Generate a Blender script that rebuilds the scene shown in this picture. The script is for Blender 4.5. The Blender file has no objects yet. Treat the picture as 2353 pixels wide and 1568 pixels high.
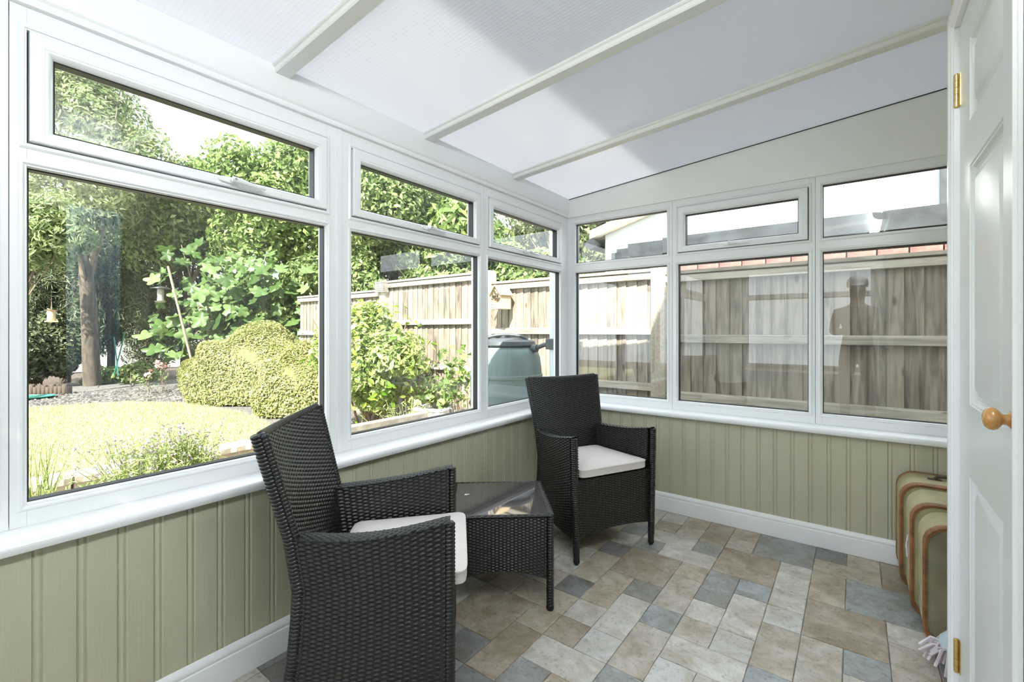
import bpy, bmesh, math, random
import numpy as np
from mathutils import Vector

random.seed(7)
rng = np.random.default_rng(11)
scene = bpy.context.scene
COL = scene.collection

# ---------------------------------------------------------------- camera
TH = math.radians(36.86)
FPX, CX, HZ, CAMZ = 1052.0, 1176.5, 761.0, 1.2
cam_d = bpy.data.cameras.new('camera')
cam_d.sensor_width = 36.0
cam_d.lens = FPX / 2353.0 * 36.0
cam_d.shift_y = -(784.0 - HZ) / 2353.0
cam_d.clip_start = 0.02
cam_d.clip_end = 300
cam = bpy.data.objects.new('camera', cam_d)
cam.location = (0, 0, CAMZ)
cam.rotation_euler = (math.radians(90), 0, TH)
COL.objects.link(cam)
scene.camera = cam

# ---------------------------------------------------------------- world, sun, exposure
world = bpy.data.worlds.new('world')
scene.world = world
world.use_nodes = True
bgn = world.node_tree.nodes['Background']
bgn.inputs['Color'].default_value = (0.86, 0.93, 1.0, 1)
bgn.inputs['Strength'].default_value = 1.6

sun_d = bpy.data.lights.new('sun', 'SUN')
sun_d.energy = 9.4
sun_d.angle = math.radians(0.6)
sun_d.color = (1.0, 0.95, 0.86)
sun = bpy.data.objects.new('sun', sun_d)
sun.rotation_euler = Vector((-0.45, 1.0, -1.1)).to_track_quat('-Z', 'Y').to_euler()
sun.location = (6, -12, 14)
COL.objects.link(sun)

vs = scene.view_settings
vs.view_transform = 'Standard'
vs.look = 'None'
vs.gamma = 1.0
vs.use_curve_mapping = False
vs.exposure = 1.1
try:
    scene.cycles.use_denoising = True
    scene.cycles.max_bounces = 10
    scene.cycles.diffuse_bounces = 5
    scene.cycles.transmission_bounces = 8
    scene.cycles.transparent_max_bounces = 16
    scene.cycles.sample_clamp_indirect = 8
    scene.cycles.caustics_reflective = False
    scene.cycles.caustics_refractive = False
except Exception:
    pass

FILL_STRENGTH = 30.0  # emission of the added fill light behind the camera
# ---------------------------------------------------------------- pixel helpers (directions only)
FW = Vector((-math.sin(TH), math.cos(TH), 0))
RT = Vector((math.cos(TH), math.sin(TH), 0))
CAM = Vector((0, 0, CAMZ))
def ray(x, y):
    return FW + RT * ((x - CX) / FPX) + Vector((0, 0, (HZ - y) / FPX))
def at(x, y, d):
    return CAM + ray(x, y) * d
def onX(x, y, X):
    r = ray(x, y); return CAM + r * (X / r.x)
def onY(x, y, Y):
    r = ray(x, y); return CAM + r * (Y / r.y)
def onZ(x, y, Z):
    r = ray(x, y); return CAM + r * ((Z - CAMZ) / r.z)

# ---------------------------------------------------------------- materials
def new_mat(name):
    m = bpy.data.materials.new(name); m.use_nodes = True
    nt = m.node_tree
    return m, nt, nt.nodes['Principled BSDF']
def lk(nt, a, b): nt.links.new(a, b)
def ramp(nt, cols):
    r = nt.nodes.new('ShaderNodeValToRGB')
    e = r.color_ramp.elements
    while len(e) < len(cols): e.new(0.5)
    for k, (p, c) in enumerate(cols):
        e[k].position = p; e[k].color = (*c, 1)
    return r
def plain(name, col, rough=0.5, var=0.06, scale=8, bump=0.0, bscale=60, spec=0.5, metal=0.0, stretch=None, coat=0.0):
    """colour with slight procedural mottling and optional fine relief"""
    m, nt, b = new_mat(name)
    tc = nt.nodes.new('ShaderNodeTexCoord')
    src = tc.outputs['Object']
    if stretch:
        mp = nt.nodes.new('ShaderNodeMapping'); mp.inputs['Scale'].default_value = stretch
        lk(nt, src, mp.inputs['Vector']); src = mp.outputs['Vector']
    n = nt.nodes.new('ShaderNodeTexNoise'); n.inputs['Scale'].default_value = scale; n.inputs['Detail'].default_value = 5
    lk(nt, src, n.inputs['Vector'])
    lo = [max(0, c * (1 - var)) for c in col]; hi = [min(1, c * (1 + var)) for c in col]
    r = ramp(nt, [(0.3, lo), (0.7, hi)])
    lk(nt, n.outputs['Fac'], r.inputs['Fac']); lk(nt, r.outputs['Color'], b.inputs['Base Color'])
    b.inputs['Roughness'].default_value = rough
    b.inputs['Specular IOR Level'].default_value = spec
    b.inputs['Metallic'].default_value = metal
    b.inputs['Coat Weight'].default_value = coat
    if bump:
        n2 = nt.nodes.new('ShaderNodeTexNoise'); n2.inputs['Scale'].default_value = bscale; n2.inputs['Detail'].default_value = 4
        lk(nt, src, n2.inputs['Vector'])
        bp = nt.nodes.new('ShaderNodeBump'); bp.inputs['Strength'].default_value = bump; bp.inputs['Distance'].default_value = 0.004
        lk(nt, n2.outputs['Fac'], bp.inputs['Height']); lk(nt, bp.outputs['Normal'], b.inputs['Normal'])
    return m

def leaf_mat(name, cols, rough=0.45, trans=0.35):
    m, nt, b = new_mat(name)
    g = nt.nodes.new('ShaderNodeNewGeometry')
    r = ramp(nt, [(k / max(1, len(cols) - 1), c) for k, c in enumerate(cols)])
    lk(nt, g.outputs['Random Per Island'], r.inputs['Fac'])
    lk(nt, r.outputs['Color'], b.inputs['Base Color'])
    b.inputs['Roughness'].default_value = rough
    b.inputs['Specular IOR Level'].default_value = 0.35
    t = nt.nodes.new('ShaderNodeBsdfTranslucent'); lk(nt, r.outputs['Color'], t.inputs['Color'])
    mx = nt.nodes.new('ShaderNodeMixShader'); mx.inputs['Fac'].default_value = trans
    lk(nt, b.outputs[0], mx.inputs[1]); lk(nt, t.outputs[0], mx.inputs[2])
    lk(nt, mx.outputs[0], nt.nodes['Material Output'].inputs['Surface'])
    return m

def wood_mat(name, dark, light, rough=0.8, ax='Z', knots=True):
    """weathered timber: grain along one object axis, per-piece tone, knots"""
    m, nt, b = new_mat(name)
    tc = nt.nodes.new('ShaderNodeTexCoord')
    oi = nt.nodes.new('ShaderNodeObjectInfo')
    off = nt.nodes.new('ShaderNodeVectorMath'); off.operation = 'SCALE'
    cmb = nt.nodes.new('ShaderNodeCombineXYZ')
    for s in ('X', 'Y', 'Z'): lk(nt, oi.outputs['Random'], cmb.inputs[s])
    lk(nt, cmb.outputs[0], off.inputs[0]); off.inputs['Scale'].default_value = 37.0
    add = nt.nodes.new('ShaderNodeVectorMath'); lk(nt, tc.outputs['Object'], add.inputs[0]); lk(nt, off.outputs[0], add.inputs[1])
    mp = nt.nodes.new('ShaderNodeMapping')
    sc = {'X': (2.2, 26, 26), 'Y': (26, 2.2, 26), 'Z': (26, 26, 2.2)}[ax]
    mp.inputs['Scale'].default_value = sc
    lk(nt, add.outputs[0], mp.inputs['Vector'])
    n = nt.nodes.new('ShaderNodeTexNoise'); n.inputs['Scale'].default_value = 1.0; n.inputs['Detail'].default_value = 6; n.inputs['Distortion'].default_value = 1.1
    lk(nt, mp.outputs['Vector'], n.inputs['Vector'])
    n2 = nt.nodes.new('ShaderNodeTexNoise'); n2.inputs['Scale'].default_value = 3.0
    lk(nt, add.outputs[0], n2.inputs['Vector'])
    ad = nt.nodes.new('ShaderNodeMath'); ad.operation = 'MULTIPLY_ADD'
    lk(nt, n2.outputs['Fac'], ad.inputs[0]); ad.inputs[1].default_value = 0.5; lk(nt, n.outputs['Fac'], ad.inputs[2])
    md = nt.nodes.new('ShaderNodeMath'); md.operation = 'MULTIPLY_ADD'
    lk(nt, oi.outputs['Random'], md.inputs[0]); md.inputs[1].default_value = 0.30; lk(nt, ad.outputs[0], md.inputs[2])
    r = ramp(nt, [(0.55, dark), (1.15 if False else 1.0, light)])
    lk(nt, md.outputs[0], r.inputs['Fac'])
    colout = r.outputs['Color']
    if knots:
        v = nt.nodes.new('ShaderNodeTexVoronoi'); v.inputs['Scale'].default_value = 3.4
        mp2 = nt.nodes.new('ShaderNodeMapping'); mp2.inputs['Scale'].default_value = {'X': (0.6, 1.6, 1.6), 'Y': (1.6, .6, 1.6), 'Z': (1.6, 1.6, 0.6)}[ax]
        lk(nt, add.outputs[0], mp2.inputs['Vector']); lk(nt, mp2.outputs[0], v.inputs['Vector'])
        kr = ramp(nt, [(0.05, (0.28, 0.24, 0.2)), (0.11, (1, 1, 1))])
        lk(nt, v.outputs['Distance'], kr.inputs['Fac'])
        mu = nt.nodes.new('ShaderNodeMix'); mu.data_type = 'RGBA'; mu.blend_type = 'MULTIPLY'; mu.inputs['Factor'].default_value = 0.9
        lk(nt, colout, mu.inputs['A']); lk(nt, kr.outputs['Color'], mu.inputs['B']); colout = mu.outputs['Result']
    lk(nt, colout, b.inputs['Base Color'])
    b.inputs['Roughness'].default_value = rough
    bp = nt.nodes.new('ShaderNodeBump'); bp.inputs['Strength'].default_value = 0.35; bp.inputs['Distance'].default_value = 0.003
    lk(nt, n.outputs['Fac'], bp.inputs['Height']); lk(nt, bp.outputs['Normal'], b.inputs['Normal'])
    return m

def stone_mat(name, col, spread=0.26):
    """floor tile: cloudy patches and dark pitting, shifted per tile"""
    m, nt, b = new_mat(name)
    tc = nt.nodes.new('ShaderNodeTexCoord'); oi = nt.nodes.new('ShaderNodeObjectInfo')
    cmb = nt.nodes.new('ShaderNodeCombineXYZ')
    for s in ('X', 'Y', 'Z'): lk(nt, oi.outputs['Random'], cmb.inputs[s])
    sc = nt.nodes.new('ShaderNodeVectorMath'); sc.operation = 'SCALE'; sc.inputs['Scale'].default_value = 53.0
    lk(nt, cmb.outputs[0], sc.inputs[0])
    add = nt.nodes.new('ShaderNodeVectorMath'); lk(nt, tc.outputs['Object'], add.inputs[0]); lk(nt, sc.outputs[0], add.inputs[1])
    n = nt.nodes.new('ShaderNodeTexNoise'); n.inputs['Scale'].default_value = 11; n.inputs['Detail'].default_value = 9; n.inputs['Roughness'].default_value = 0.68; n.inputs['Distortion'].default_value = 0.7
    lk(nt, add.outputs[0], n.inputs['Vector'])
    lo = (col[0] * (1 - spread) * 1.04, col[1] * (1 - spread), col[2] * (1 - spread) * .90)
    hi = tuple(min(1, c * (1 + spread)) for c in col)
    r = ramp(nt, [(0.34, lo), (0.52, col), (0.7, hi)])
    lk(nt, n.outputs['Fac'], r.inputs['Fac'])
    n2 = nt.nodes.new('ShaderNodeTexNoise'); n2.inputs['Scale'].default_value = 55; n2.inputs['Detail'].default_value = 6; n2.inputs['Roughness'].default_value = .75
    lk(nt, add.outputs[0], n2.inputs['Vector'])
    r2 = ramp(nt, [(0.32, (0.55, 0.53, 0.49)), (0.46, (1, 1, 1))])
    lk(nt, n2.outputs['Fac'], r2.inputs['Fac'])
    mu = nt.nodes.new('ShaderNodeMix'); mu.data_type = 'RGBA'; mu.blend_type = 'MULTIPLY'; mu.inputs['Factor'].default_value = 1
    lk(nt, r.outputs['Color'], mu.inputs['A']); lk(nt, r2.outputs['Color'], mu.inputs['B'])
    # worn darker streak patches
    n3 = nt.nodes.new('ShaderNodeTexNoise'); n3.inputs['Scale'].default_value = 4.5; n3.inputs['Detail'].default_value = 4; n3.inputs['Distortion'].default_value = 1.5
    lk(nt, add.outputs[0], n3.inputs['Vector'])
    r3 = ramp(nt, [(0.35, (0.80, 0.76, 0.70)), (0.55, (1, 1, 1))]); lk(nt, n3.outputs['Fac'], r3.inputs['Fac'])
    mu2 = nt.nodes.new('ShaderNodeMix'); mu2.data_type = 'RGBA'; mu2.blend_type = 'MULTIPLY'; mu2.inputs['Factor'].default_value = 1
    lk(nt, mu.outputs['Result'], mu2.inputs['A']); lk(nt, r3.outputs['Color'], mu2.inputs['B'])
    lk(nt, mu2.outputs['Result'], b.inputs['Base Color'])
    b.inputs['Roughness'].default_value = 0.42
    b.inputs['Specular IOR Level'].default_value = 0.4
    bp = nt.nodes.new('ShaderNodeBump'); bp.inputs['Strength'].default_value = 0.12; bp.inputs['Distance'].default_value = 0.002
    lk(nt, n2.outputs['Fac'], bp.inputs['Height']); lk(nt, bp.outputs['Normal'], b.inputs['Normal'])
    return m

def glass_mat(name, tint=(0.96, 0.985, 0.975), extra=0.0):
    m, nt, b = new_mat(name); nt.nodes.remove(b)
    tr = nt.nodes.new('ShaderNodeBsdfTransparent'); tr.inputs['Color'].default_value = (*tint, 1)
    gl = nt.nodes.new('ShaderNodeBsdfGlossy'); gl.inputs['Roughness'].default_value = 0.0; gl.inputs['Color'].default_value = (1, 1, 1, 1)
    fr = nt.nodes.new('ShaderNodeLayerWeight'); fr.inputs['Blend'].default_value = 0.5
    pw = nt.nodes.new('ShaderNodeMath'); pw.operation = 'POWER'; lk(nt, fr.outputs['Facing'], pw.inputs[0]); pw.inputs[1].default_value = 4.0
    ad = nt.nodes.new('ShaderNodeMath'); ad.operation = 'MULTIPLY_ADD'; ad.use_clamp = True
    lk(nt, pw.outputs[0], ad.inputs[0]); ad.inputs[1].default_value = 0.85; ad.inputs[2].default_value = 0.10 + extra
    mx = nt.nodes.new('ShaderNodeMixShader')
    lk(nt, ad.outputs[0], mx.inputs['Fac']); lk(nt, tr.outputs[0], mx.inputs[1]); lk(nt, gl.outputs[0], mx.inputs[2])
    lk(nt, mx.outputs[0], nt.nodes['Material Output'].inputs['Surface'])
    return m

def poly_mat(name):
    """twin-wall polycarbonate: translucent white sheet with fine flutes"""
    m, nt, b = new_mat(name)
    tc = nt.nodes.new('ShaderNodeTexCoord')
    w = nt.nodes.new('ShaderNodeTexWave'); w.wave_type = 'BANDS'; w.bands_direction = 'Y'
    w.inputs['Scale'].default_value = 20; w.inputs['Distortion'].default_value = 0.15
    lk(nt, tc.outputs['Object'], w.inputs['Vector'])
    bp = nt.nodes.new('ShaderNodeBump'); bp.inputs['Strength'].default_value = 0.10; bp.inputs['Distance'].default_value = 0.004
    lk(nt, w.outputs['Fac'], bp.inputs['Height']); lk(nt, bp.outputs['Normal'], b.inputs['Normal'])
    r = ramp(nt, [(0.0, (0.84, 0.85, 0.90)), (1.0, (0.92, 0.93, 0.97))]); lk(nt, w.outputs['Fac'], r.inputs['Fac'])
    b.inputs['Roughness'].default_value = 0.22; b.inputs['Base Color'].default_value = (0.75, 0.76, 0.80, 1)
    t = nt.nodes.new('ShaderNodeBsdfTranslucent'); lk(nt, r.outputs['Color'], t.inputs['Color'])
    mx = nt.nodes.new('ShaderNodeMixShader'); mx.inputs['Fac'].default_value = 0.24
    lk(nt, b.outputs[0], mx.inputs[1]); lk(nt, t.outputs[0], mx.inputs[2])
    lk(nt, mx.outputs[0], nt.nodes['Material Output'].inputs['Surface'])
    return m

def sage_mat(name):
    m = plain(name, (0.50, 0.485, 0.355), rough=0.42, var=0.05, scale=3, bump=0.22, bscale=1.0, stretch=None)
    nt = m.node_tree
    tc = [n for n in nt.nodes if n.type == 'TEX_COORD'][0]
    mp = nt.nodes.new('ShaderNodeMapping'); mp.inputs['Scale'].default_value = (110, 110, 7)
    lk(nt, tc.outputs['Object'], mp.inputs['Vector'])
    n2 = [n for n in nt.nodes if n.type == 'TEX_NOISE'][1]
    lk(nt, mp.outputs[0], n2.inputs['Vector']); n2.inputs['Distortion'].default_value = 0.8
    return m

M = dict(
    upvc=plain('upvc_white', (0.84, 0.855, 0.865), rough=0.24, var=0.015, scale=3),
    paint=plain('white_gloss_paint', (0.86, 0.87, 0.88), rough=0.28, var=0.02, scale=5, bump=0.03, bscale=30),
    doorpaint=plain('door_white_paint', (0.76, 0.785, 0.785), rough=0.30, var=0.02, scale=5, bump=0.03, bscale=40),
    fascia=plain('fascia_offwhite', (0.86, 0.87, 0.84), rough=0.35, var=0.02, scale=3),
    gasket=plain('black_rubber', (0.012, 0.014, 0.016), rough=0.5, var=0.1),
    glass=glass_mat('window_glass'),
    poly=poly_mat('polycarbonate'),
    sage=sage_mat('sage_cladding_paint'),
    wallcream=plain('sage_cream_wall', (0.66, 0.65, 0.52), rough=0.7, var=0.03, bump=0.08, bscale=50),
    joint=plain('vinyl_joint_grey', (0.20, 0.195, 0.18), rough=0.7, var=0.15, scale=30),
    rattan=plain('black_synthetic_rattan', (0.012, 0.0125, 0.0115), rough=0.34, var=0.25, scale=40, spec=0.5),
    darkcore=plain('dark_frame_core', (0.006, 0.006, 0.006), rough=0.6, var=0.1),
    cushion=plain('cream_cushion_fabric', (0.74, 0.69, 0.665), rough=0.9, var=0.03, scale=20, bump=0.15, bscale=500, spec=0.15),
    tableglass=plain('smoked_table_glass', (0.075, 0.064, 0.068), rough=0.03, var=0.02, spec=0.8, coat=0.6),
    steel=plain('steel_grey', (0.45, 0.46, 0.47), rough=0.35, metal=1.0, var=0.04),
    brass=plain('brass', (0.72, 0.55, 0.24), rough=0.3, metal=1.0, var=0.12, scale=60),
    knobwood=plain('varnished_beech', (0.55, 0.27, 0.075), rough=0.22, var=0.14, scale=18, stretch=(1, 6, 1), coat=0.5),
    canvas=plain('olive_cream_canvas', (0.42, 0.37, 0.21), rough=0.75, var=0.24, scale=9, bump=0.2, bscale=220),
    leather=plain('tan_leather_trim', (0.26, 0.115, 0.045), rough=0.55, var=0.4, scale=22, bump=0.2, bscale=90),
    leatherdark=plain('worn_dark_leather', (0.075, 0.05, 0.03), rough=0.6, var=0.5, scale=26, bump=0.2, bscale=90),
    canvasdark=plain('dark_canvas_lid', (0.22, 0.20, 0.125), rough=0.7, var=0.35, scale=6, bump=0.2, bscale=220),  # front face coloured darker than the canvas body
    mopstring=plain('lilac_white_mop_yarn', (0.72, 0.65, 0.70), rough=0.9, var=0.12, scale=40),
    mopplastic=plain('pale_blue_plastic', (0.55, 0.68, 0.72), rough=0.35, var=0.03),
    fencewood=wood_mat('weathered_fence_board', (0.068, 0.056, 0.043), (0.33, 0.285, 0.225), ax='Z'),
    railwood=wood_mat('weathered_rail', (0.16, 0.14, 0.105), (0.43, 0.39, 0.315), ax='X'),
    concrete=plain('concrete_post', (0.40, 0.355, 0.28), rough=0.9, var=0.18, scale=45, bump=0.4, bscale=90),
    darkfascia=plain('dark_bitumen_fascia', (0.035, 0.043, 0.048), rough=0.55, var=0.5, scale=5, bump=0.2, bscale=30),
    render=plain('white_render', (0.86, 0.88, 0.88), rough=0.85, var=0.02, scale=2, bump=0.1, bscale=50),
    brick=plain('red_brick', (0.24, 0.125, 0.105), rough=0.85, var=0.35, scale=14, bump=0.3, bscale=60),
    mortar=plain('mortar', (0.60, 0.55, 0.50), rough=0.95, var=0.15, scale=30),
    rooftile=plain('verge_cream', (0.72, 0.66, 0.52), rough=0.8, var=0.1, scale=10),
    gutter=plain('black_gutter', (0.03, 0.035, 0.04), rough=0.4),
    butt=plain('grey_green_butt_plastic', (0.135, 0.19, 0.19), rough=0.42, var=0.04, scale=4, bump=0.05, bscale=120),
    buttlid=plain('charcoal_lid_plastic', (0.055, 0.066, 0.075), rough=0.45, var=0.06),
    pipe=plain('pale_downpipe', (0.66, 0.74, 0.78), rough=0.35, var=0.03),
    soil=plain('dark_soil', (0.075, 0.055, 0.04), rough=1, var=0.5, scale=14, bump=0.6, bscale=40),
    gravel=plain('slate_gravel', (0.13, 0.12, 0.11), rough=0.95, var=0.6, scale=26, bump=0.8, bscale=60),
    path=plain('pale_paving', (0.24, 0.22, 0.18), rough=0.9, var=0.2, scale=6, bump=0.3, bscale=50),
    lawnbase=plain('lawn_ground', (0.34, 0.34, 0.17), rough=1, var=0.25, scale=3, bump=0.5, bscale=80),
    kerb=plain('sandstone_kerb', (0.46, 0.39, 0.31), rough=0.9, var=0.2, scale=14, bump=0.6, bscale=45),
    bark=plain('grey_brown_bark', (0.085, 0.068, 0.05), rough=0.95, var=0.45, scale=18, bump=0.9, bscale=25, stretch=(1, 1, .35)),
    twig=plain('brown_twig', (0.20, 0.15, 0.10), rough=0.9, var=0.3),
    cane=plain('pale_cane', (0.24, 0.20, 0.14), rough=0.7, var=0.2),
    planter=plain('pale_stone_planter', (0.55, 0.55, 0.52), rough=0.85, var=0.12, scale=14, bump=0.25, bscale=60),
    houseWood=plain('bleached_pine', (0.60, 0.46, 0.28), rough=0.8, var=0.2, scale=14, stretch=(8, 8, 1)),
    nearwood=plain('grey_timber_edge', (0.28, 0.25, 0.21), rough=0.85, var=0.3, scale=12),
    greenplastic=plain('green_plastic', (0.03, 0.17, 0.13), rough=0.4),
    acrylic=plain('pale_feeder_acrylic', (0.34, 0.32, 0.28), rough=0.3),
    housedark=plain('dim_room_wall', (0.16, 0.17, 0.17), rough=0.8),
    curtain=plain('pale_blue_curtain', (0.62, 0.74, 0.82), rough=0.9, var=0.05),
    farwall=plain('pale_far_wall', (0.62, 0.62, 0.58), rough=0.9, var=0.08, scale=1.5),
    # foliage
    leafA=leaf_mat('leaf_mid_green', [(0.08, 0.13, 0.04), (0.19, 0.27, 0.09), (0.36, 0.44, 0.18)]),
    leafB=leaf_mat('leaf_grey_green', [(0.10, 0.15, 0.055), (0.24, 0.31, 0.12), (0.46, 0.52, 0.27)]),
    leafC=leaf_mat('leaf_bright_green', [(0.10, 0.17, 0.04), (0.21, 0.31, 0.085), (0.38, 0.47, 0.17)]),
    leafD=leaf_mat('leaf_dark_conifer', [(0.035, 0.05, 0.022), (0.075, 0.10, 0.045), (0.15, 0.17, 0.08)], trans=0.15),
    leafG=leaf_mat('leaf_golden_conifer', [(0.22, 0.24, 0.07), (0.35, 0.36, 0.13), (0.48, 0.47, 0.22)], trans=0.25),
    leafV=leaf_mat('leaf_variegated', [(0.14, 0.22, 0.05), (0.30, 0.38, 0.11), (0.50, 0.56, 0.27)], rough=0.3),
    leafF=leaf_mat('leaf_fig', [(0.09, 0.21, 0.025), (0.17, 0.32, 0.05), (0.27, 0.43, 0.10)], rough=0.4),
    leafL=leaf_mat('leaf_lavender', [(0.20, 0.27, 0.09), (0.31, 0.40, 0.12), (0.44, 0.48, 0.22)]),
    petal=leaf_mat('lavender_flower', [(0.30, 0.23, 0.32), (0.48, 0.38, 0.46)], trans=0.3),
    pink=leaf_mat('pink_flower', [(0.75, 0.32, 0.30), (0.85, 0.50, 0.46)], trans=0.3),
    chips=leaf_mat('slate_chip_stone', [(0.04, 0.037, 0.034), (0.10, 0.092, 0.085), (0.20, 0.185, 0.17)], rough=.9, trans=0.0),
    hedgecore=plain('hedge_core_green', (0.16, 0.17, 0.06), rough=1, var=0.3, scale=20),
    grass=leaf_mat('lawn_blades', [(0.34, 0.35, 0.19), (0.42, 0.42, 0.25), (0.50, 0.47, 0.33)], trans=0.3),
    skin=plain('skin', (0.55, 0.33, 0.25), rough=0.5),
    cloth=plain('grey_shirt', (0.35, 0.36, 0.37), rough=0.9),
)
TILE = dict(L=stone_mat('tile_light', (0.555, 0.531, 0.489)), T=stone_mat('tile_tan', (0.472, 0.419, 0.341)),
            B=stone_mat('tile_brown', (0.389, 0.33, 0.267), .26), G=stone_mat('tile_grey', (0.319, 0.319, 0.316)),
            U=stone_mat('tile_bluegrey', (0.342, 0.366, 0.378)), P=stone_mat('tile_pink', (0.47, 0.43, 0.375), .26),
            K=stone_mat('tile_dark', (0.236, 0.236, 0.242)), W=stone_mat('tile_plain', (0.543, 0.537, 0.521), .1))

# ---------------------------------------------------------------- mesh helpers
class MB:
    def __init__(s): s.v = []; s.f = []
    def add(s, vs, fs):
        o = len(s.v); s.v += [tuple(p) for p in vs]; s.f += [tuple(i + o for i in f) for f in fs]
        return s
    def box(s, x0, x1, y0, y1, z0, z1, fn=None):
        p = [(x, y, z) for z in (z0, z1) for y in (y0, y1) for x in (x0, x1)]
        if fn: p = [fn(*q) for q in p]
        return s.add(p, [(0, 2, 3, 1), (4, 5, 7, 6), (0, 1, 5, 4), (2, 6, 7, 3), (0, 4, 6, 2), (1, 3, 7, 5)])
    def tube(s, pts, r, n=8, cap=True):
        pts = [Vector(p) for p in pts]
        rs = r if isinstance(r, (list, tuple)) else [r] * len(pts)
        vs = []; fs = []
        prev = None
        for k, p in enumerate(pts):
            d = (pts[min(k + 1, len(pts) - 1)] - pts[max(k - 1, 0)]).normalized()
            ref = prev if prev is not None else (Vector((0, 0, 1)) if abs(d.z) < .9 else Vector((1, 0, 0)))
            a = (ref - d * ref.dot(d))
            if a.length < 1e-6: a = d.orthogonal()
            a.normalize(); b = d.cross(a); prev = a
            for i in range(n):
                t = 2 * math.pi * i / n
                vs.append(p + a * (rs[k] * math.cos(t)) + b * (rs[k] * math.sin(t)))
        for k in range(len(pts) - 1):
            for i in range(n):
                j = (i + 1) % n
                fs.append((k * n + i, k * n + j, (k + 1) * n + j, (k + 1) * n + i))
        if cap:
            fs.append(tuple(range(n - 1, -1, -1))); fs.append(tuple((len(pts) - 1) * n + i for i in range(n)))
        return s.add(vs, fs)
    def lathe(s, prof, c=(0, 0, 0), n=32, axis='Z'):
        vs = []; fs = []
        for (r, z) in prof:
            for i in range(n):
                t = 2 * math.pi * i / n
                q = (r * math.cos(t), r * math.sin(t), z)
                if axis == 'X': q = (z, q[0], q[1])
                if axis == 'Y': q = (q[0], z, q[1])
                vs.append((q[0] + c[0], q[1] + c[1], q[2] + c[2]))
        for k in range(len(prof) - 1):
            for i in range(n):
                j = (i + 1) % n
                fs.append((k * n + i, k * n + j, (k + 1) * n + j, (k + 1) * n + i))
        fs.append(tuple(range(n))); fs.append(tuple((len(prof) - 1) * n + i for i in range(n)))
        return s.add(vs, fs)
    def extrude(s, prof, a, b, fn):
        """closed profile [(n,z)] swept from s=a to s=b; fn(s,n,z)->xyz"""
        k = len(prof)
        vs = [fn(a, n, z) for n, z in prof] + [fn(b, n, z) for n, z in prof]
        fs = [(i, (i + 1) % k, k + (i + 1) % k, k + i) for i in range(k)]
        fs += [tuple(range(k - 1, -1, -1)), tuple(range(k, 2 * k))]
        return s.add(vs, fs)
    def ring(s, s0, s1, z0, z1, prof, fn, close=False, fill=False):
        """mitred rectangular ring; prof [(inset, n)]"""
        vs = []; fs = []
        for (i, n) in prof:
            vs += [fn(s0 + i, n, z0 + i), fn(s1 - i, n, z0 + i), fn(s1 - i, n, z1 - i), fn(s0 + i, n, z1 - i)]
        m = len(prof)
        for k in range(m if close else m - 1):
            k2 = (k + 1) % m
            for c in range(4):
                d = (c + 1) % 4
                fs.append((k * 4 + c, k * 4 + d, k2 * 4 + d, k2 * 4 + c))
        if fill: fs.append(((m - 1) * 4, (m - 1) * 4 + 1, (m - 1) * 4 + 2, (m - 1) * 4 + 3))
        return s.add(vs, fs)
    def build(s, name, mat, parent=None, smooth=None, loc=None, bevel=0.0, recalc=True):
        me = bpy.data.meshes.new(name)
        me.from_pydata(s.v, [], s.f); me.update()
        if recalc or bevel:
            bm = bmesh.new(); bm.from_mesh(me)
            if bevel:
                bmesh.ops.bevel(bm, geom=list(bm.edges), offset=bevel, segments=2, affect='EDGES', profile=0.6)
            bmesh.ops.recalc_face_normals(bm, faces=bm.faces)
            bm.to_mesh(me); bm.free()
        me.materials.append(mat)
        if smooth is not None:
            me.polygons.foreach_set('use_smooth', [True] * len(me.polygons))
            if smooth < 180:
                try: me.set_sharp_from_angle(angle=math.radians(smooth))
                except Exception: pass
        return link(name, me, parent, loc)

def link(name, me, parent=None, loc=None):
    o = bpy.data.objects.new(name, me); COL.objects.link(o)
    if parent: o.parent = parent
    if loc is not None: o.location = loc
    return o
def empty(name, loc=(0, 0, 0), rz=0.0):
    o = bpy.data.objects.new(name, None); o.empty_display_size = 0.1
    o.location = loc; o.rotation_euler = (0, 0, rz); COL.objects.link(o); return o
def tag(o, label, cat, group=None, kind=None):
    o['label'] = label; o['category'] = cat
    if group: o['group'] = group
    if kind: o['kind'] = kind
    return o
def struct(o, label=None, cat=None):
    o['kind'] = 'structure'
    if label: o['label'] = label
    if cat: o['category'] = cat
    return o
def copy_tree(o, parent=None):
    c = o.copy(); COL.objects.link(c); c.parent = parent
    for ch in list(o.children): copy_tree(ch, c)
    return c
def np_mesh(name, V, F, mat, parent=None, smooth=False, loc=None):
    """V (n,3) array, F (m,k) index array"""
    me = bpy.data.meshes.new(name)
    V = np.asarray(V, np.float32); F = np.asarray(F, np.int32)
    k = F.shape[1]
    me.vertices.add(len(V)); me.vertices.foreach_set('co', V.ravel())
    me.loops.add(F.size); me.loops.foreach_set('vertex_index', F.ravel())
    me.polygons.add(len(F)); me.polygons.foreach_set('loop_start', np.arange(0, F.size, k, dtype=np.int32))
    try: me.polygons.foreach_set('loop_total', np.full(len(F), k, np.int32))
    except Exception: pass
    me.update(calc_edges=True); me.validate()
    if smooth: me.polygons.foreach_set('use_smooth', [True] * len(F))
    me.materials.append(mat)
    return link(name, me, parent, loc)

# =====================================================================================
# THE ROOM
# =====================================================================================
XL, YF = -1.806, 3.141          # inner faces of the window frames
CLX, CLY = -1.724, 3.069        # faces of the cladding
BBX, BBY = -1.706, 3.051        # faces of the baseboards
YN = -1.05                      # end of the room behind the camera
XR = 0.62                       # alcove side
XD = 0.233                      # cupboard door plane
def mapL(s, n, z): return (XL + n, s, z)
def mapB(s, n, z): return (s, YF - n, z)

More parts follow.
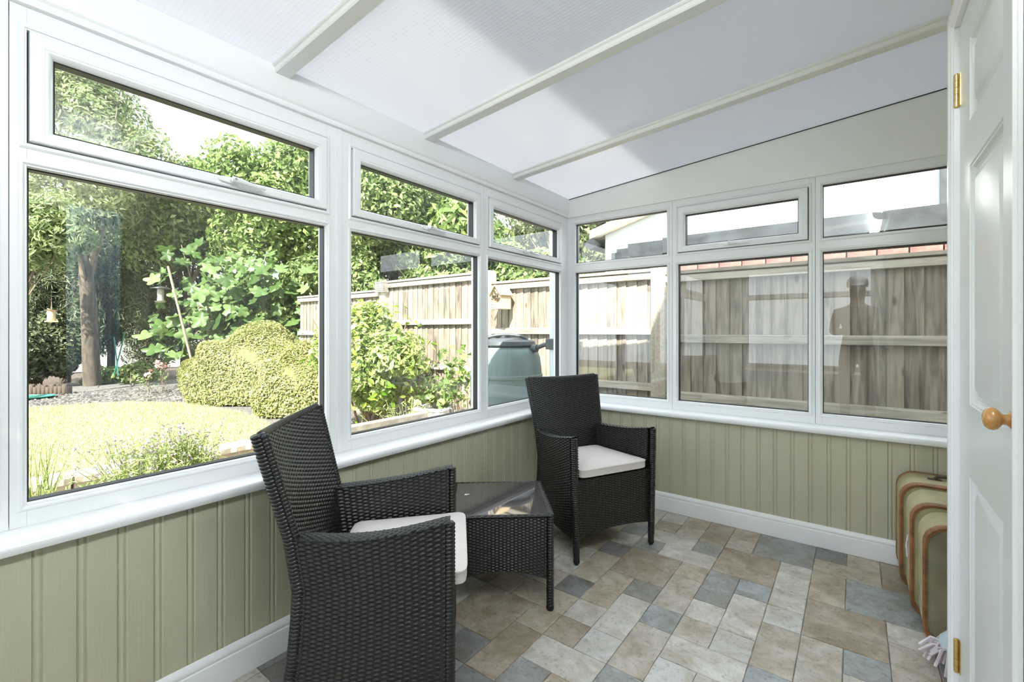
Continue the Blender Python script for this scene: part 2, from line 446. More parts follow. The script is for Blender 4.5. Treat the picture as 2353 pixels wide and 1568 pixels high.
# ---- floor with separate tiles
fl = MB().box(BBX - .03, XR + .05, YN - .05, BBY + .03, -0.06, -0.0045).build('floor', M['joint'])
struct(fl, 'floor of mottled beige, brown and blue-grey stone tiles', 'floor')
GX0, GXS, GYS = -0.992, 0.1367, 0.1527
spec_tiles = '''
0 1 0 1 L;1 2 0 1 T;0 1 1 2 B;1 2 1 2 P;0 2 2 3 L;0 1 3 4 G;1 3 3 4 L;2 3 2 3 G;2 3 0 2 B;3 4 0 1 T;3 4 1 2 P;4 6 0 2 G;6 7 0 1 K;7 8 0 1 T
6 8 1 2 T;8 9 0 2 B;3 5 2 4 B;5 6 2 5 L;6 7 2 4 T;7 10 2 4 U;6 8 4 6 B;8 9 4 5 L;8 9 5 8 P;5 6 5 6 W;5 6 6 8 P;6 7 6 8 P;7 8 6 7 U;7 8 7 9 L
3 4 4 6 G;4 5 4 5 U;4 5 5 7 L;3 4 6 7 L;3 4 7 8 P;4 5 7 8 W;3 5 8 9 L;2 3 4 5 T;2 3 5 7 P;0 2 4 6 B;1 2 6 7 G;0 1 6 8 T;-1 0 4 5 K;-1 0 5 7 T
-1 0 7 8 K;1 2 7 9 L;2 3 7 8 U;2 3 8 10 P;0 1 8 9 L;0 1 9 10 B;1 2 9 10 W;0 2 10 11 L;2 3 10 12 U;3 4 9 11 W;4 5 9 10 L;5 6 8 10 U;-1 0 9 10 T;-1 0 10 12 B
-2 0 8 9 T;-3 -1 9 11 B;-2 -1 11 12 K;0 1 11 12 G;1 2 11 12 T;-1 0 12 13 K;-1 0 3 4 L;-1 0 2 3 G;-1 0 0 2 L;-2 -1 5 6 L;-2 -1 6 7 W;-2 -1 7 8 P;-2 -1 3 5 T
6 7 8 9 L;6 8 9 11 B;8 9 8 10 U;9 11 0 2 T;9 10 4 6 G;9 11 6 8 L'''
I0, I1, J0, J1 = -6, 12, 0, 27
occ = {}; tiles = []
for t in spec_tiles.replace('\n', ';').split(';'):
    if not t.strip(): continue
    a, b, c, d, k = t.split(); a, b, c, d = int(a), int(b), int(c), int(d)
    cells = [(i, j) for i in range(a, b) for j in range(c, d)]
    if any(q in occ for q in cells): continue
    for q in cells: occ[q] = 1
    tiles.append((a, b, c, d, k))
rt = random.Random(5)
for j in range(J0, J1):
    for i in range(I0, I1):
        if (i, j) in occ: continue
        for w, l in rt.sample([(1, 1), (1, 2), (2, 1), (2, 2), (1, 2), (1, 1)], 6) + [(1, 1)]:
            cells = [(i + a, j + b) for a in range(w) for b in range(l)]
            if all(q not in occ and q[0] < I1 and q[1] < J1 for q in cells):
                for q in cells: occ[q] = 1
                tiles.append((i, i + w, j, j + l, rt.choice('LLLTTBPGUWPK'))); break
for (a, b, c, d, k) in tiles:
    x0 = max(GX0 + a * GXS, BBX - .01) + .0012; x1 = min(GX0 + b * GXS, XR + .03) - .0012
    y1 = min(BBY - c * GYS, BBY + .01) - .0012; y0 = max(BBY - d * GYS, YN) + .0012
    if x1 - x0 < .02 or y1 - y0 < .02: continue
    cxm, cym = (x0 + x1) / 2, (y0 + y1) / 2
    hx, hy = (x1 - x0) / 2, (y1 - y0) / 2
    e = 0.0022; zt = random.uniform(-0.0004, 0.0)
    mb = MB()
    n = 5
    outer = []
    for (sx0, sy0, sx1, sy1) in ((-1, -1, 1, -1), (1, -1, 1, 1), (1, 1, -1, 1), (-1, 1, -1, -1)):
        for q in range(n):
            t = q / n
            wob = random.uniform(-.0012, .0012) if q else 0
            X = (sx0 + (sx1 - sx0) * t) * hx; Y = (sy0 + (sy1 - sy0) * t) * hy
            if sx0 == sx1: X += wob
            else: Y += wob
            outer.append((X, Y))
    m_ = len(outer)
    vs = [(x, y, -.0055) for x, y in outer] + [(x, y, zt - .0012) for x, y in outer] + [(x * (1 - e / hx), y * (1 - e / hy), zt) for x, y in outer]
    fs = [(i, (i + 1) % m_, m_ + (i + 1) % m_, m_ + i) for i in range(m_)]
    fs += [(m_ + i, m_ + (i + 1) % m_, 2 * m_ + (i + 1) % m_, 2 * m_ + i) for i in range(m_)]
    fs.append(tuple(range(2 * m_, 3 * m_)))
    mb.add(vs, fs).build('tile', TILE[k], fl, loc=(cxm, cym, 0))

# ---- walls below the windows: core + single cladding boards
wl = struct(MB().box(XL - .09, CLX - .012, YN, BBY + .2, -.25, .632).build('wall_left', M['wallcream']), 'sage green boarded low wall under the long garden windows', 'wall')
wb = struct(MB().box(CLX - .012, XR + .08, CLY + .012, YF + .09, -.25, .632).build('wall_back', M['wallcream']), 'sage green boarded low wall facing the fence', 'wall')
PIT = 0.0868
bead = [(0, 0), (.0045, -.0035), (.0085, -.0008), (.0125, 0.0004), (.0165, -.0008), (.0205, -.0035), (.025, 0)]
prof = [(-.012, .0), (0, 0)]
def board(parent, fn, s, w):
    p = [(0.0, -.011)] + bead + [(w, 0), (w, -.011)]
    vs = [fn(s + a, n, .02) for a, n in p] + [fn(s + a, n, .632) for a, n in p]
    k = len(p)
    fs = [(i, (i + 1) % k, k + (i + 1) % k, k + i) for i in range(k)] + [tuple(range(k)), tuple(range(k, 2 * k))]
    MB().add(vs, fs).build('cladding_board', M['sage'], parent)
s = 0.2045 * CLX / -1.72 - PIT * 14
while s < CLY - .02:
    board(wl, lambda a, n, z: (CLX + n, a, z), s, min(PIT - .0006, CLY - s)); s += PIT
s = -0.810 * CLY / 3.03 - PIT * 11
while s < XR:
    board(wb, lambda a, n, z: (a, CLY - n, z), max(s, CLX), PIT - .0006); s += PIT

# baseboards
bbp = [(0, 0), (.018, 0), (.018, .082), (.0165, .088), (.013, .091), (.015, .096), (.0145, .104), (.010, .112), (.004, .119), (0, .12)]
struct(MB().extrude(bbp, YN, BBY, lambda s, n, z: (CLX + n, s, z)).build('baseboard_left', M['paint'], smooth=35), 'white moulded skirting board along the garden wall', 'baseboard')
struct(MB().extrude(bbp, CLX, XR, lambda s, n, z: (s, CLY - n, z)).build('baseboard_back', M['paint'], smooth=35), 'white moulded skirting board along the fence-side wall', 'baseboard')

# sills
sp = [(-.01, .632), (.108, .632), (.116, .636), (.120, .646), (.120, .654), (.116, .662), (.108, .666), (-.01, .668)]
struct(MB().extrude(sp, YN, YF - .12, mapL).build('trim_1', M['upvc'], smooth=40), 'white rounded window sill along the garden windows', 'sill')
struct(MB().extrude(sp, XL, XR, mapB).build('trim_2', M['upvc'], smooth=40), 'white rounded window sill along the fence-side windows', 'sill')

# ---- windows
FD = 0.065
def handle(parent, fn, s, z, flip=1, n0=0.0):
    h = MB()
    def f(a, n, q): return fn(s + a * flip, n0 + n, z + q)
    # back plate: rounded slim oval
    k = 16; plate = []
    for i in range(k):
        t = 2 * math.pi * i / k
        ca, sa = math.cos(t), math.sin(t)
        plate.append((math.copysign(abs(ca) ** .6, ca) * .032, math.copysign(abs(sa) ** .8, sa) * .011))
    vs = [f(a, 0, q) for a, q in plate] + [f(a, .007, q) for a, q in plate] + [f(a * .9, .010, q * .85) for a, q in plate]
    fs = [(i, (i + 1) % k, k + (i + 1) % k, k + i) for i in range(k)] + [(k + i, k + (i + 1) % k, 2 * k + (i + 1) % k, 2 * k + i) for i in range(k)] + [tuple(range(2 * k, 3 * k))]
    h.add(vs, fs)
    ob = h.build('handle_plate', M['upvc'], parent, smooth=40)
    l = MB()
    l.tube([f(.012, .008, 0), f(.012, .026, 0)], .0105, 10)
    path = [(.004, .028, .001), (.03, .030, -.002), (.055, .028, -.005), (.085, .026, -.007), (.118, .026, -.007)]
    rr = [.0105, .0105, .009, .0075, .006]
    l.tube([f(*p) for p in path], rr, 10)
    l.build('handle_lever', M['upvc'], parent, smooth=60)
    kk = MB(); kk.tube([f(.012, .034, 0), f(.012, .0395, 0)], .0045, 10); kk.build('handle_lock', M['steel'], parent, smooth=40)

def pane(fn, s0, s1, z0, z1, n, parent, name='pane'):
    b = MB(); vs = [fn(s0, n, z0), fn(s1, n, z0), fn(s1, n, z1), fn(s0, n, z1)]
    b.add(vs, [(0, 1, 2, 3)]); return b.build(name, M['glass'], parent)

BEADP = [(-.020, .0), (-.016, .0045), (-.011, .005), (-.006, .001), (.0, -.013), (.0, -.0145)]
def lite(root, fn, s0, s1, z0, z1, n0=0.0):
    """fixed light: sculpted bead, black gasket reveal, glass"""
    MB().ring(s0, s1, z0, z1, [(i, n + n0) for i, n in BEADP], fn).build('glazing_bead', M['upvc'], root, smooth=30)
    MB().ring(s0, s1, z0, z1, [(0.0, -.0145 + n0), (.0035, -.016 + n0), (.0035, -.046 + n0), (-.004, -.046 + n0)], fn).build('gasket', M['gasket'], root)
    pane(fn, s0 - .002, s1 + .002, z0 - .002, z1 + .002, -.030 + n0, root)

def bay(name, label, fn, b0, b1, s0, s1, zl0, zl1, zu0, zu1, top, sash=None, hand=None, stile1=True, jl=.0, jr=.0):
    root = empty(name, fn((b0 + b1) / 2, 0, .668)); struct(root, label, 'window')
    inv = root.location.copy()
    f2 = lambda s, n, z: tuple(Vector(fn(s, n, z)) - inv)
    def bar(nm, a, b, c, d):
        p = [f2(x, n, z) for z in (c, d) for n in (-FD, 0) for x in (a, b)]
        MB().add(p, [(0, 2, 3, 1), (4, 5, 7, 6), (0, 1, 5, 4), (2, 6, 7, 3), (0, 4, 6, 2), (1, 3, 7, 5)]).build(nm, M['upvc'], root, bevel=.0012)
    bar('frame_stile', b0 + .0008, s0 - .002, .668, top)
    bar('frame_stile', s1 + .002, b1 - .0008, .668, top)
    bar('frame_rail', s0 - .002, s1 + .002, .668, zl0 - .002)
    bar('transom', s0 - .002, s1 + .002, zl1 + .002, zu0 - .002)
    bar('frame_head', s0 - .002, s1 + .002, zu1 + .002, top)
    lite(root, f2, s0, s1, zl0, zl1)
    if sash:
        w, wb_, wt = sash
        MB().ring(s0, s1, zu0, zu1, [(-.018, .001), (-.012, .005), (-.007, .004), (-.003, -.004)], f2).build('frame_moulding', M['upvc'], root, smooth=30)
        # dark weather-seal shadow gap + sash leaf
        MB().ring(s0, s1, zu0, zu1, [(-.004, -.02), (.004, -.02)], f2).build('weather_seal', M['gasket'], root)
        g0, g1, h0, h1 = s0 + w, s1 - w, zu0 + wb_, zu1 - wt
        sa = MB()
        e = .0022
        a0, a1, c0, c1 = s0 + e, s1 - e, zu0 + e, zu1 - e
        def rect(i0, i1, j0, j1, n): return [f2(i0, n, j0), f2(i1, n, j0), f2(i1, n, j1), f2(i0, n, j1)]
        loops = [rect(a0, a1, c0, c1, -.05), rect(a0, a1, c0, c1, .010), rect(a0 + .003, a1 - .003, c0 + .003, c1 - .003, .013),
                 rect(g0 - .020, g1 + .020, h0 - .018, h1 + .020, .013), rect(g0 - .018, g1 + .018, h0 - .016, h1 + .018, .0115),
                 rect(g0 - .012, g1 + .012, h0 - .010, h1 + .012, .0125), rect(g0 - .006, g1 + .006, h0 - .005, h1 + .006, .008),
                 rect(g0, g1, h0, h1, -.004), rect(g0, g1, h0, h1, -.05)]
        vs = [p for L_ in loops for p in L_]; fs = []
        for k in range(len(loops) - 1):
            for c in range(4):
                d = (c + 1) % 4; fs.append((k * 4 + c, k * 4 + d, k * 4 + 4 + d, k * 4 + 4 + c))
        sh = sa.add(vs, fs).build('sash', M['upvc'], root, smooth=28)
        MB().ring(g0, g1, h0, h1, [(-.0005, -.004), (.0035, -.006), (.0035, -.04), (-.001, -.04)], f2).build('gasket', M['gasket'], sh)
        pane(f2, g0, g1, h0, h1, -.022, sh)
        if hand is not None:
            handle(sh, f2, hand, (zu0 + h0) / 2 + .004, 1, .0125)
    else:
        lite(root, f2, s0, s1, zu0, zu1)
    return root

SX = 1.0295
ZL0, ZL1 = 0.7295, 1.648
bay('window_1', 'wide garden window nearest the camera, with top opening light, beside the near armchair', mapL, .172, 1.149, .207, 1.087, ZL0, ZL1, 1.715, 2.0195, 2.082, (.050, .040, .058), .700)
bay('window_2', 'middle garden window with top opening light, showing the variegated shrub', mapL, 1.149, 2.1235, 1.211, 2.080, ZL0, ZL1, 1.715, 2.0195, 2.082, (.048, .040, .058), 1.640)
bay('window_3', 'garden window in the corner, with top opening light, showing the water butt', mapL, 2.1235, YF, 2.167, 3.029, ZL0, ZL1, 1.715, 2.0195, 2.082, (.048, .040, .058), 2.54)
bay('window_4', 'narrow fixed fence-side window in the corner behind the far armchair', mapB, XL, -.9945, -1.739, -1.0326, ZL0, 1.650, 1.728, 2.027, 2.084)
bay('window_5', 'middle fence-side window with a top opening light and handle', mapB, -.9945, -.183, -.9564, -.217, ZL0, 1.650, 1.727, 2.031, 2.084, (.049, .044, .055), -.64)
bay('window_6', 'fence-side window beside the cupboard door, fixed panes', mapB, -.183, XR, -.148, XR - .06, ZL0, 1.650, 1.730, 2.031, 2.084)
bay('window_7', 'garden window behind the camera position, with top opening light', mapL, YN, .172, YN + .06, .137, ZL0, ZL1, 1.715, 2.0195, 2.082, (.050, .040, .058), -.4)

# coupling strip between window_1 and window_2
struct(MB().box(XL, XL + .006, 1.149 - .012, 1.149 + .012, .668, 2.082).build('trim_3', M['upvc'], bevel=.002), 'narrow white cover strip between the near and middle garden windows', 'trim')
# corner post
struct(MB().box(XL - .07, XL + .004, YF - .004, YF + .07, .6, 2.3).build('trim_4', M['upvc']), 'white corner post where the two window walls meet', 'trim')

# ---- eaves beam, gable infill
def rz(x): return 2.226 + .0862 * (x - XL)
struct(MB().extrude([(-.07, 2.082), (.0, 2.082), (.012, 2.086), (.015, 2.096), (.012, 2.106), (.016, 2.112), (.018, 2.120), (.018, 2.232), (-.07, 2.222)], YN, YF, mapL).build('trim_5', M['upvc'], smooth=35), 'white eaves beam above the garden windows', 'beam')
gi = MB(); a, b_ = XL - .05, XR + .05
gi.add([(a, YF - .012, 2.084), (b_, YF - .012, 2.084), (b_, YF - .012, rz(b_) + .02), (a, YF - .012, rz(a) + .02),
        (a, YF + .06, 2.084), (b_, YF + .06, 2.084), (b_, YF + .06, rz(b_) + .02), (a, YF + .06, rz(a) + .02)],
       [(0, 1, 2, 3), (5, 4, 7, 6), (0, 4, 5, 1), (3, 2, 6, 7), (0, 3, 7, 4), (1, 5, 6, 2)])
struct(gi.build('trim_6', M['fascia']), 'off-white sloping gable panel above the fence-side windows', 'panel')

# dark sealing line where the roof meets the gable panel
struct(MB().add([(x, YF - .016 + dy, rz(x) - .004 + dz) for dz in (0, .005) for dy in (0, .006) for x in (XL, XR)], [(0, 2, 3, 1), (4, 5, 7, 6), (0, 1, 5, 4), (2, 6, 7, 3), (0, 4, 6, 2), (1, 3, 7, 5)]).build('trim_9', M['gasket']), 'thin dark seal line under the roof along the gable panel', 'trim')
# ---- polycarbonate roof
ceil = struct(empty('ceiling', (0, 0, 2.3)), 'white translucent ribbed roof sheets between sloping glazing bars', 'ceiling')
bars = [-1.409, -.642, .125, .892, 1.655, 2.427]
edges = [YN] + [b for b in bars if b > YN] + [YF + .05]
sl = math.atan(.0862)
for k in range(len(edges) - 1):
    p = MB(); x0, x1 = XL - .12, XR + .2
    y0, y1 = edges[k] + .004, edges[k + 1] - .004
    p.add([(x, y, rz(x) + dz - 2.3) for dz in (0.0, .016) for y in (y0, y1) for x in (x0, x1)],
          [(0, 2, 3, 1), (4, 5, 7, 6), (0, 1, 5, 4), (2, 6, 7, 3), (0, 4, 6, 2), (1, 3, 7, 5)])
    me_o = p.build('roof_sheet', M['poly'], ceil)
for y in edges[1:-1]:
    bp = [(-.040, 0.004), (-.040, -.006), (-.036, -.010), (-.030, -.011), (-.030, -.026), (-.026, -.031), (.026, -.031), (.030, -.026), (.030, -.011), (.036, -.010), (.040, -.006), (.040, .004)]
    q = MB(); x0, x1 = XL, XR + .2; k = len(bp)
    vs = [(x0, y + a, rz(x0) + z - 2.3) for a, z in bp] + [(x1, y + a, rz(x1) + z - 2.3) for a, z in bp]
    fs = [(i, (i + 1) % k, k + (i + 1) % k, k + i) for i in range(k)] + [tuple(range(k)), tuple(range(k, 2 * k))]
    q.add(vs, fs).build('glazing_bar', M['fascia'], ceil, smooth=30)
    c = MB()
    c.add([(x, y + a, rz(x) + z - 2.3) for z in (.017, .030) for a in (-.03, .03) for x in (XL - .12, XR + .2)],
          [(0, 2, 3, 1), (4, 5, 7, 6), (0, 1, 5, 4), (2, 6, 7, 3), (0, 4, 6, 2), (1, 3, 7, 5)]).build('bar_cap', M['upvc'], ceil)

# ---- house side: cupboard wall with door, alcove, doorway behind the camera
DY0, DY1, DZ = 1.190, 1.765, 2.045
wr = MB()
wr.box(XD + .001, XD + .12, .88, DY0 - .014, 0, 3.1)
wr.box(XD + .001, XD + .12, DY1 + .014, 1.93, 0, 3.1)
wr.box(XD + .001, XD + .12, DY0 - .014, DY1 + .014, DZ + .012, 3.1)
wr.box(XD + .12, XR + .02, 1.85, 1.93, 0, 3.1)
wr.box(XD + .001, XD + .12, YN, .88, 1.96, 3.1)
wr.box(XD + .001, XD + .12, YN, -.95, 0, 1.96)
struct(wr.build('wall_right', M['wallcream']), 'cream house wall holding the white cupboard door', 'wall')
struct(MB().box(XR, XR + .1, 1.93, YF + .05, -.02, 3.1).build('wall_alcove', M['wallcream']), 'side wall of the alcove behind the suitcases', 'wall')
struct(MB().box(XL - .07, XD, YN - .1, YN, -.25, .632).box(XL - .07, -1.30, YN - .1, YN, .632, 2.25).build('wall_near', M['render']), 'white low end wall behind the camera position, with an added full-height part blocking the sun', 'wall')  # full-height left part is added to keep direct sun off the frames
bay('window_8', 'glazed end of the room behind the camera position', lambda s, n, z: (s, YN + n, z), -1.30, XD, -1.25, XD - .07, ZL0, ZL1, 1.715, 2.0195, 2.082)
struct(MB().add([(XL - .07, YN - .02, 2.078), (XR, YN - .02, 2.078), (XR, YN - .02, rz(XR) + .02), (XL - .07, YN - .02, rz(XL) + .02),
    (XL - .07, YN - .08, 2.078), (XR, YN - .08, 2.078), (XR, YN - .08, rz(XR) + .02), (XL - .07, YN - .08, rz(XL) + .02)],
    [(0, 1, 2, 3), (5, 4, 7, 6), (0, 4, 5, 1), (3, 2, 6, 7), (0, 3, 7, 4), (1, 5, 6, 2)]).build('trim_8', M['fascia']), 'off-white gable panel above the glazed end behind the camera', 'panel')
# two-storey house over and behind it
hs = MB(); hs.box(XD + .36, 7.0, -8, 1.84, 2.6, 5.6); hs.box(XD + .02, 7.2, -8.2, 1.9, 5.5, 5.62)
hs.box(.75, 7.0, -8, 1.84, -.2, 2.6)
ho = hs.build('house', M['render']); tag(ho, 'two-storey rendered house behind the cupboard wall, beyond the right edge', 'house')
# dim doorway room behind camera
dr = MB(); dr.box(.72, .74, YN, 1.2, 0, 2.1)
struct(dr.build('wall_inner', M['housedark']), 'dim wall inside the doorway behind the camera', 'wall')
# curtain at that doorway
cv = MB(); nC = 40; vs = []
for i in range(nC + 1):
    y = .61 + .26 * i / nC; x = XD - .03 + .018 * math.sin(i * .95)
    vs += [(x, y, .03), (x, y, 1.98)]
cv.add(vs, [(2 * i, 2 * i + 2, 2 * i + 3, 2 * i + 1) for i in range(nC)])
co = cv.build('curtain', M['curtain'], smooth=60); tag(co, 'pale blue curtain at the doorway, seen only as a reflection in the near garden pane', 'curtain')
sol = co.modifiers.new('t', 'SOLIDIFY'); sol.thickness = .003

# door casing
def mapD(s, n, z): return (XD - n, s, z)
cs = MB()
cas = [(0, 0), (0, .012), (.004, .016), (.012, .018), (.016, .021), (.034, .021), (.040, .018), (.044, .012), (.056, .010), (.060, .004), (.060, 0)]
def casing(y_in, sgn, z1, kw=1.0, kn_=1.0):
    p = [(y_in + sgn * a * kw, n * kn_) for a, n in cas]
    # mitred at the head
    k = len(p)
    vs = [mapD(s_, n, 0) for s_, n in p] + [mapD(s_, n, z1 + abs(s_ - y_in)) for s_, n in p]
    fs = [(i, (i + 1) % k, k + (i + 1) % k, k + i) for i in range(k)] + [tuple(range(k)), tuple(range(k, 2 * k))]
    cs.add(vs, fs)
casing(DY1 + .012, 1, DZ + .01); casing(DY0 - .006, -1, DZ + .01, .30, .55)
vs = [mapD(DY0 - .006 - a * .30, n, DZ + .01 + a) for a, n in cas] + [mapD(DY1 + .012 + a, n, DZ + .01 + a) for a, n in cas]
k = len(cas)
cs.add(vs, [(i, (i + 1) % k, k + (i + 1) % k, k + i) for i in range(k)] + [tuple(range(k)), tuple(range(k, 2 * k))])
# jamb lining
cs.box(XD - .012, XD + .10, DY1 + .002, DY1 + .013, 0, DZ + .011)
cs.box(XD - .006, XD + .10, DY0 - .013, DY0 - .002, 0, DZ + .011)
cs.box(XD - .012, XD + .10, DY0, DY1, DZ + .002, DZ + .011)
struct(cs.build('trim_7', M['paint'], smooth=30), 'white moulded casing round the cupboard door', 'door casing')

door = struct(empty('door_1', (XD, (DY0 + DY1) / 2, 0)), 'white three-panel cupboard door with a turned wooden knob', 'door')
dl = door.location.copy()
mD = lambda s, n, z: tuple(Vector((XD - n, s, z)) - dl)
PY0, PY1 = 1.300, 1.632
PZ = [(.20, .828), (1.011, 1.622), (1.735, 1.949)]
def dbox(nm, a, b, c, d):
    p = [mD(x, n, z) for z in (c, d) for n in (-.035, 0) for x in (a, b)]
    MB().add(p, [(0, 2, 3, 1), (4, 5, 7, 6), (0, 1, 5, 4), (2, 6, 7, 3), (0, 4, 6, 2), (1, 3, 7, 5)]).build(nm, M['doorpaint'], door)
dbox('stile', DY0, PY0, .006, DZ); dbox('stile', PY1, DY1, .006, DZ)
zz = [.006] + [v for p in PZ for v in p] + [DZ]
for a in range(0, 8, 2): dbox('rail', PY0, PY1, zz[a], zz[a + 1])
for (a, b) in PZ:
    MB().ring(PY0, PY1, a, b, [(0, 0), (.003, -.003), (.006, -.0035), (.011, -.010), (.016, -.013), (.026, -.013), (.046, -.003), (.048, -.0025)], mD, fill=True).build('panel', M['doorpaint'], door, smooth=20)
for z in (1.87, .294):
    h = MB(); yy = DY1 + .003
    for i in range(5):
        z0 = z - .045 + i * .018
        h.tube([mD(yy, .007, z0 + .0006), mD(yy, .007, z0 + .0174)], .0062, 10)
    h.tube([mD(yy, .007, z - .048), mD(yy, .007, z + .048)], .0045, 8)
    p = [mD(x, n, q) for q in (z - .045, z + .045) for n in (0, .002) for x in (yy - .016, yy + .006)]
    h.add(p, [(0, 2, 3, 1), (4, 5, 7, 6), (0, 1, 5, 4), (2, 6, 7, 3), (0, 4, 6, 2), (1, 3, 7, 5)])
    h.build('hinge', M['brass'], door, smooth=40)
kn = MB(); kp = [(.0005, 0), (.0155, .0), (.016, .004), (.012, .007), (.0095, .011), (.010, .015), (.0145, .018), (.0195, .022), (.0215, .027), (.0205, .033), (.016, .038), (.008, .041), (.0005, .0418)]
kn.lathe([(r, -z) for r, z in kp], (0, 0, 0), 28, 'X')
kn.build('knob', M['knobwood'], door, smooth=50, loc=Vector((XD, 1.224, 1.036)) - dl)
# added batten lamp on the house wall behind the camera, to brighten the room
def emit_mat(name, col, st):
    m, nt, b = new_mat(name); nt.nodes.remove(b)
    e = nt.nodes.new('ShaderNodeEmission'); e.inputs['Color'].default_value = (*col, 1); e.inputs['Strength'].default_value = st
    lk(nt, e.outputs[0], nt.nodes['Material Output'].inputs['Surface']); return m
M['fill_lamp'] = emit_mat('fill_lamp_glow', (0.92, 0.98, 1.0), FILL_STRENGTH)
fill_root = empty('added_fill_light', (XD, .15, 2.30)); tag(fill_root, 'added fill light, long white batten on the house wall, unseen behind the camera', 'fill_lamp')
MB().box(-.03, 0, -.72, .72, -.06, .06).build('housing', M['upvc'], fill_root, bevel=.004)
dp = []
for i in range(13):
    t = math.pi * (.90 + i / 12.0); dp.append((-.03 + .075 * math.cos(t), .055 * math.sin(t)))
k = len(dp)
MB().add([(x, -.69, z) for x, z in dp] + [(x, .69, z) for x, z in dp], [(i, i + 1, k + i + 1, k + i) for i in range(k - 1)] + [tuple(range(k)), tuple(range(k, 2 * k))]).build('diffuser', M['fill_lamp'], fill_root, smooth=40)
for y in (-.705, .705):
    MB().add([(x, y - .015, z * 1.06) for x, z in dp] + [(x, y + .015, z * 1.06) for x, z in dp], [(i, i + 1, k + i + 1, k + i) for i in range(k - 1)] + [tuple(range(k)), tuple(range(k, 2 * k))]).build('end_cap', M['upvc'], fill_root)
print('room done')

# =====================================================================================
# RATTAN FURNITURE
# =====================================================================================
def weave(P, lu, lv, pu=.022, pv=.0068, amp=.0021, swap=False):
    """woven sheet over P(u,v)->(...,3): flat strands going over and under stakes; returns V,F(quads)"""
    nk = max(2, int(round(lu / pu))); nr = max(2, int(round(lv / pv)))
    ns = nk * 4 + 1
    u = np.linspace(0, 1, ns)
    Vs = []; Fs = []; base = 0
    def Pn(uu, vv):
        e = 1e-3
        p = P(uu, vv)
        du = P(np.clip(uu + e, 0, 1), vv) - P(np.clip(uu - e, 0, 1), vv)
        dv = P(uu, np.clip(vv + e, 0, 1)) - P(uu, np.clip(vv - e, 0, 1))
        n = np.cross(du, dv); n /= (np.linalg.norm(n, axis=-1, keepdims=True) + 1e-12)
        return p, n
    idx = np.arange(ns - 1)
    for r in range(nr):
        ph = np.cos(np.pi * (u * nk + r))
        off = amp * np.sign(ph) * np.abs(ph) ** .7
        vc = (r + .5) / nr; hh = .5 / nr * .97
        rows = []
        for dv, dn in ((-1, -.0013), (-.5, 0), (.5, 0), (1, -.0013)):
            p, n = Pn(u, np.full(ns, vc + dv * hh))
            rows.append(p + n * (off * (1.0 if dn == 0 else .75) + dn * np.sign(off + 1e-9))[:, None])
        Vs.append(np.concatenate(rows))
        for q in range(3):
            a = base + q * ns + idx
            Fs.append(np.stack([a, a + 1, a + 1 + ns, a + ns], 1))
        base += 4 * ns
    # stakes
    for k in range(nk):
        uu = (k + .5) / nk; nv = max(2, nr // 3)
        v = np.linspace(0, 1, nv)
        w = .0045 / max(lu, 1e-3)
        a, _ = Pn(np.full(nv, max(0, uu - w)), v); b, _ = Pn(np.full(nv, min(1, uu + w)), v)
        Vs.append(np.concatenate([a, b]))
        i = np.arange(nv - 1) + base
        Fs.append(np.stack([i, i + 1, i + 1 + nv, i + nv], 1)); base += 2 * nv
    return np.concatenate(Vs), np.concatenate(Fs)

def join_np(lst):
    V = []; F = []; o = 0
    for v, f in lst: V.append(v); F.append(f + o); o += len(v)
    return np.concatenate(V), np.concatenate(F)

def wrapped(mb, pts, r, pitch=.011, flat=1.0):
    """rope-like wrapped edge: tube whose radius ripples"""
    pts = [Vector(p) for p in pts]
    L = [0]
    for a, b in zip(pts, pts[1:]): L.append(L[-1] + (b - a).length)
    n = max(4, int(L[-1] / pitch) * 4)
    out = []; rs = []
    for i in range(n + 1):
        t = L[-1] * i / n
        k = max(j for j in range(len(L)) if L[j] <= t + 1e-9); k = min(k, len(pts) - 2)
        f = (t - L[k]) / max(1e-9, L[k + 1] - L[k])
        out.append(pts[k].lerp(pts[k + 1], f)); rs.append(r * (1.0 if i % 4 else .84))
    mb.tube(out, rs, 8)

W_F0, W_FA, W_R, D_R, Z_R, W_T, D_T, Z_T = .271, .291, .235, .454, .608, .266, .533, .912
Z_A = .655
def y_rear(z):   # local forward coordinate of the rear edge at height z (front edge is 0)
    return np.interp(z, [0, .13, .30, .45, .61, .75, .912], [-.485, -.462, -.438, -.430, -.452, -.488, -.530])
def w_back(z):
    return np.interp(z, [0, .45, .61, .912], [.228, .228, .236, .262])
def w_front(z):
    return np.interp(z, [0, .655], [.268, .286])

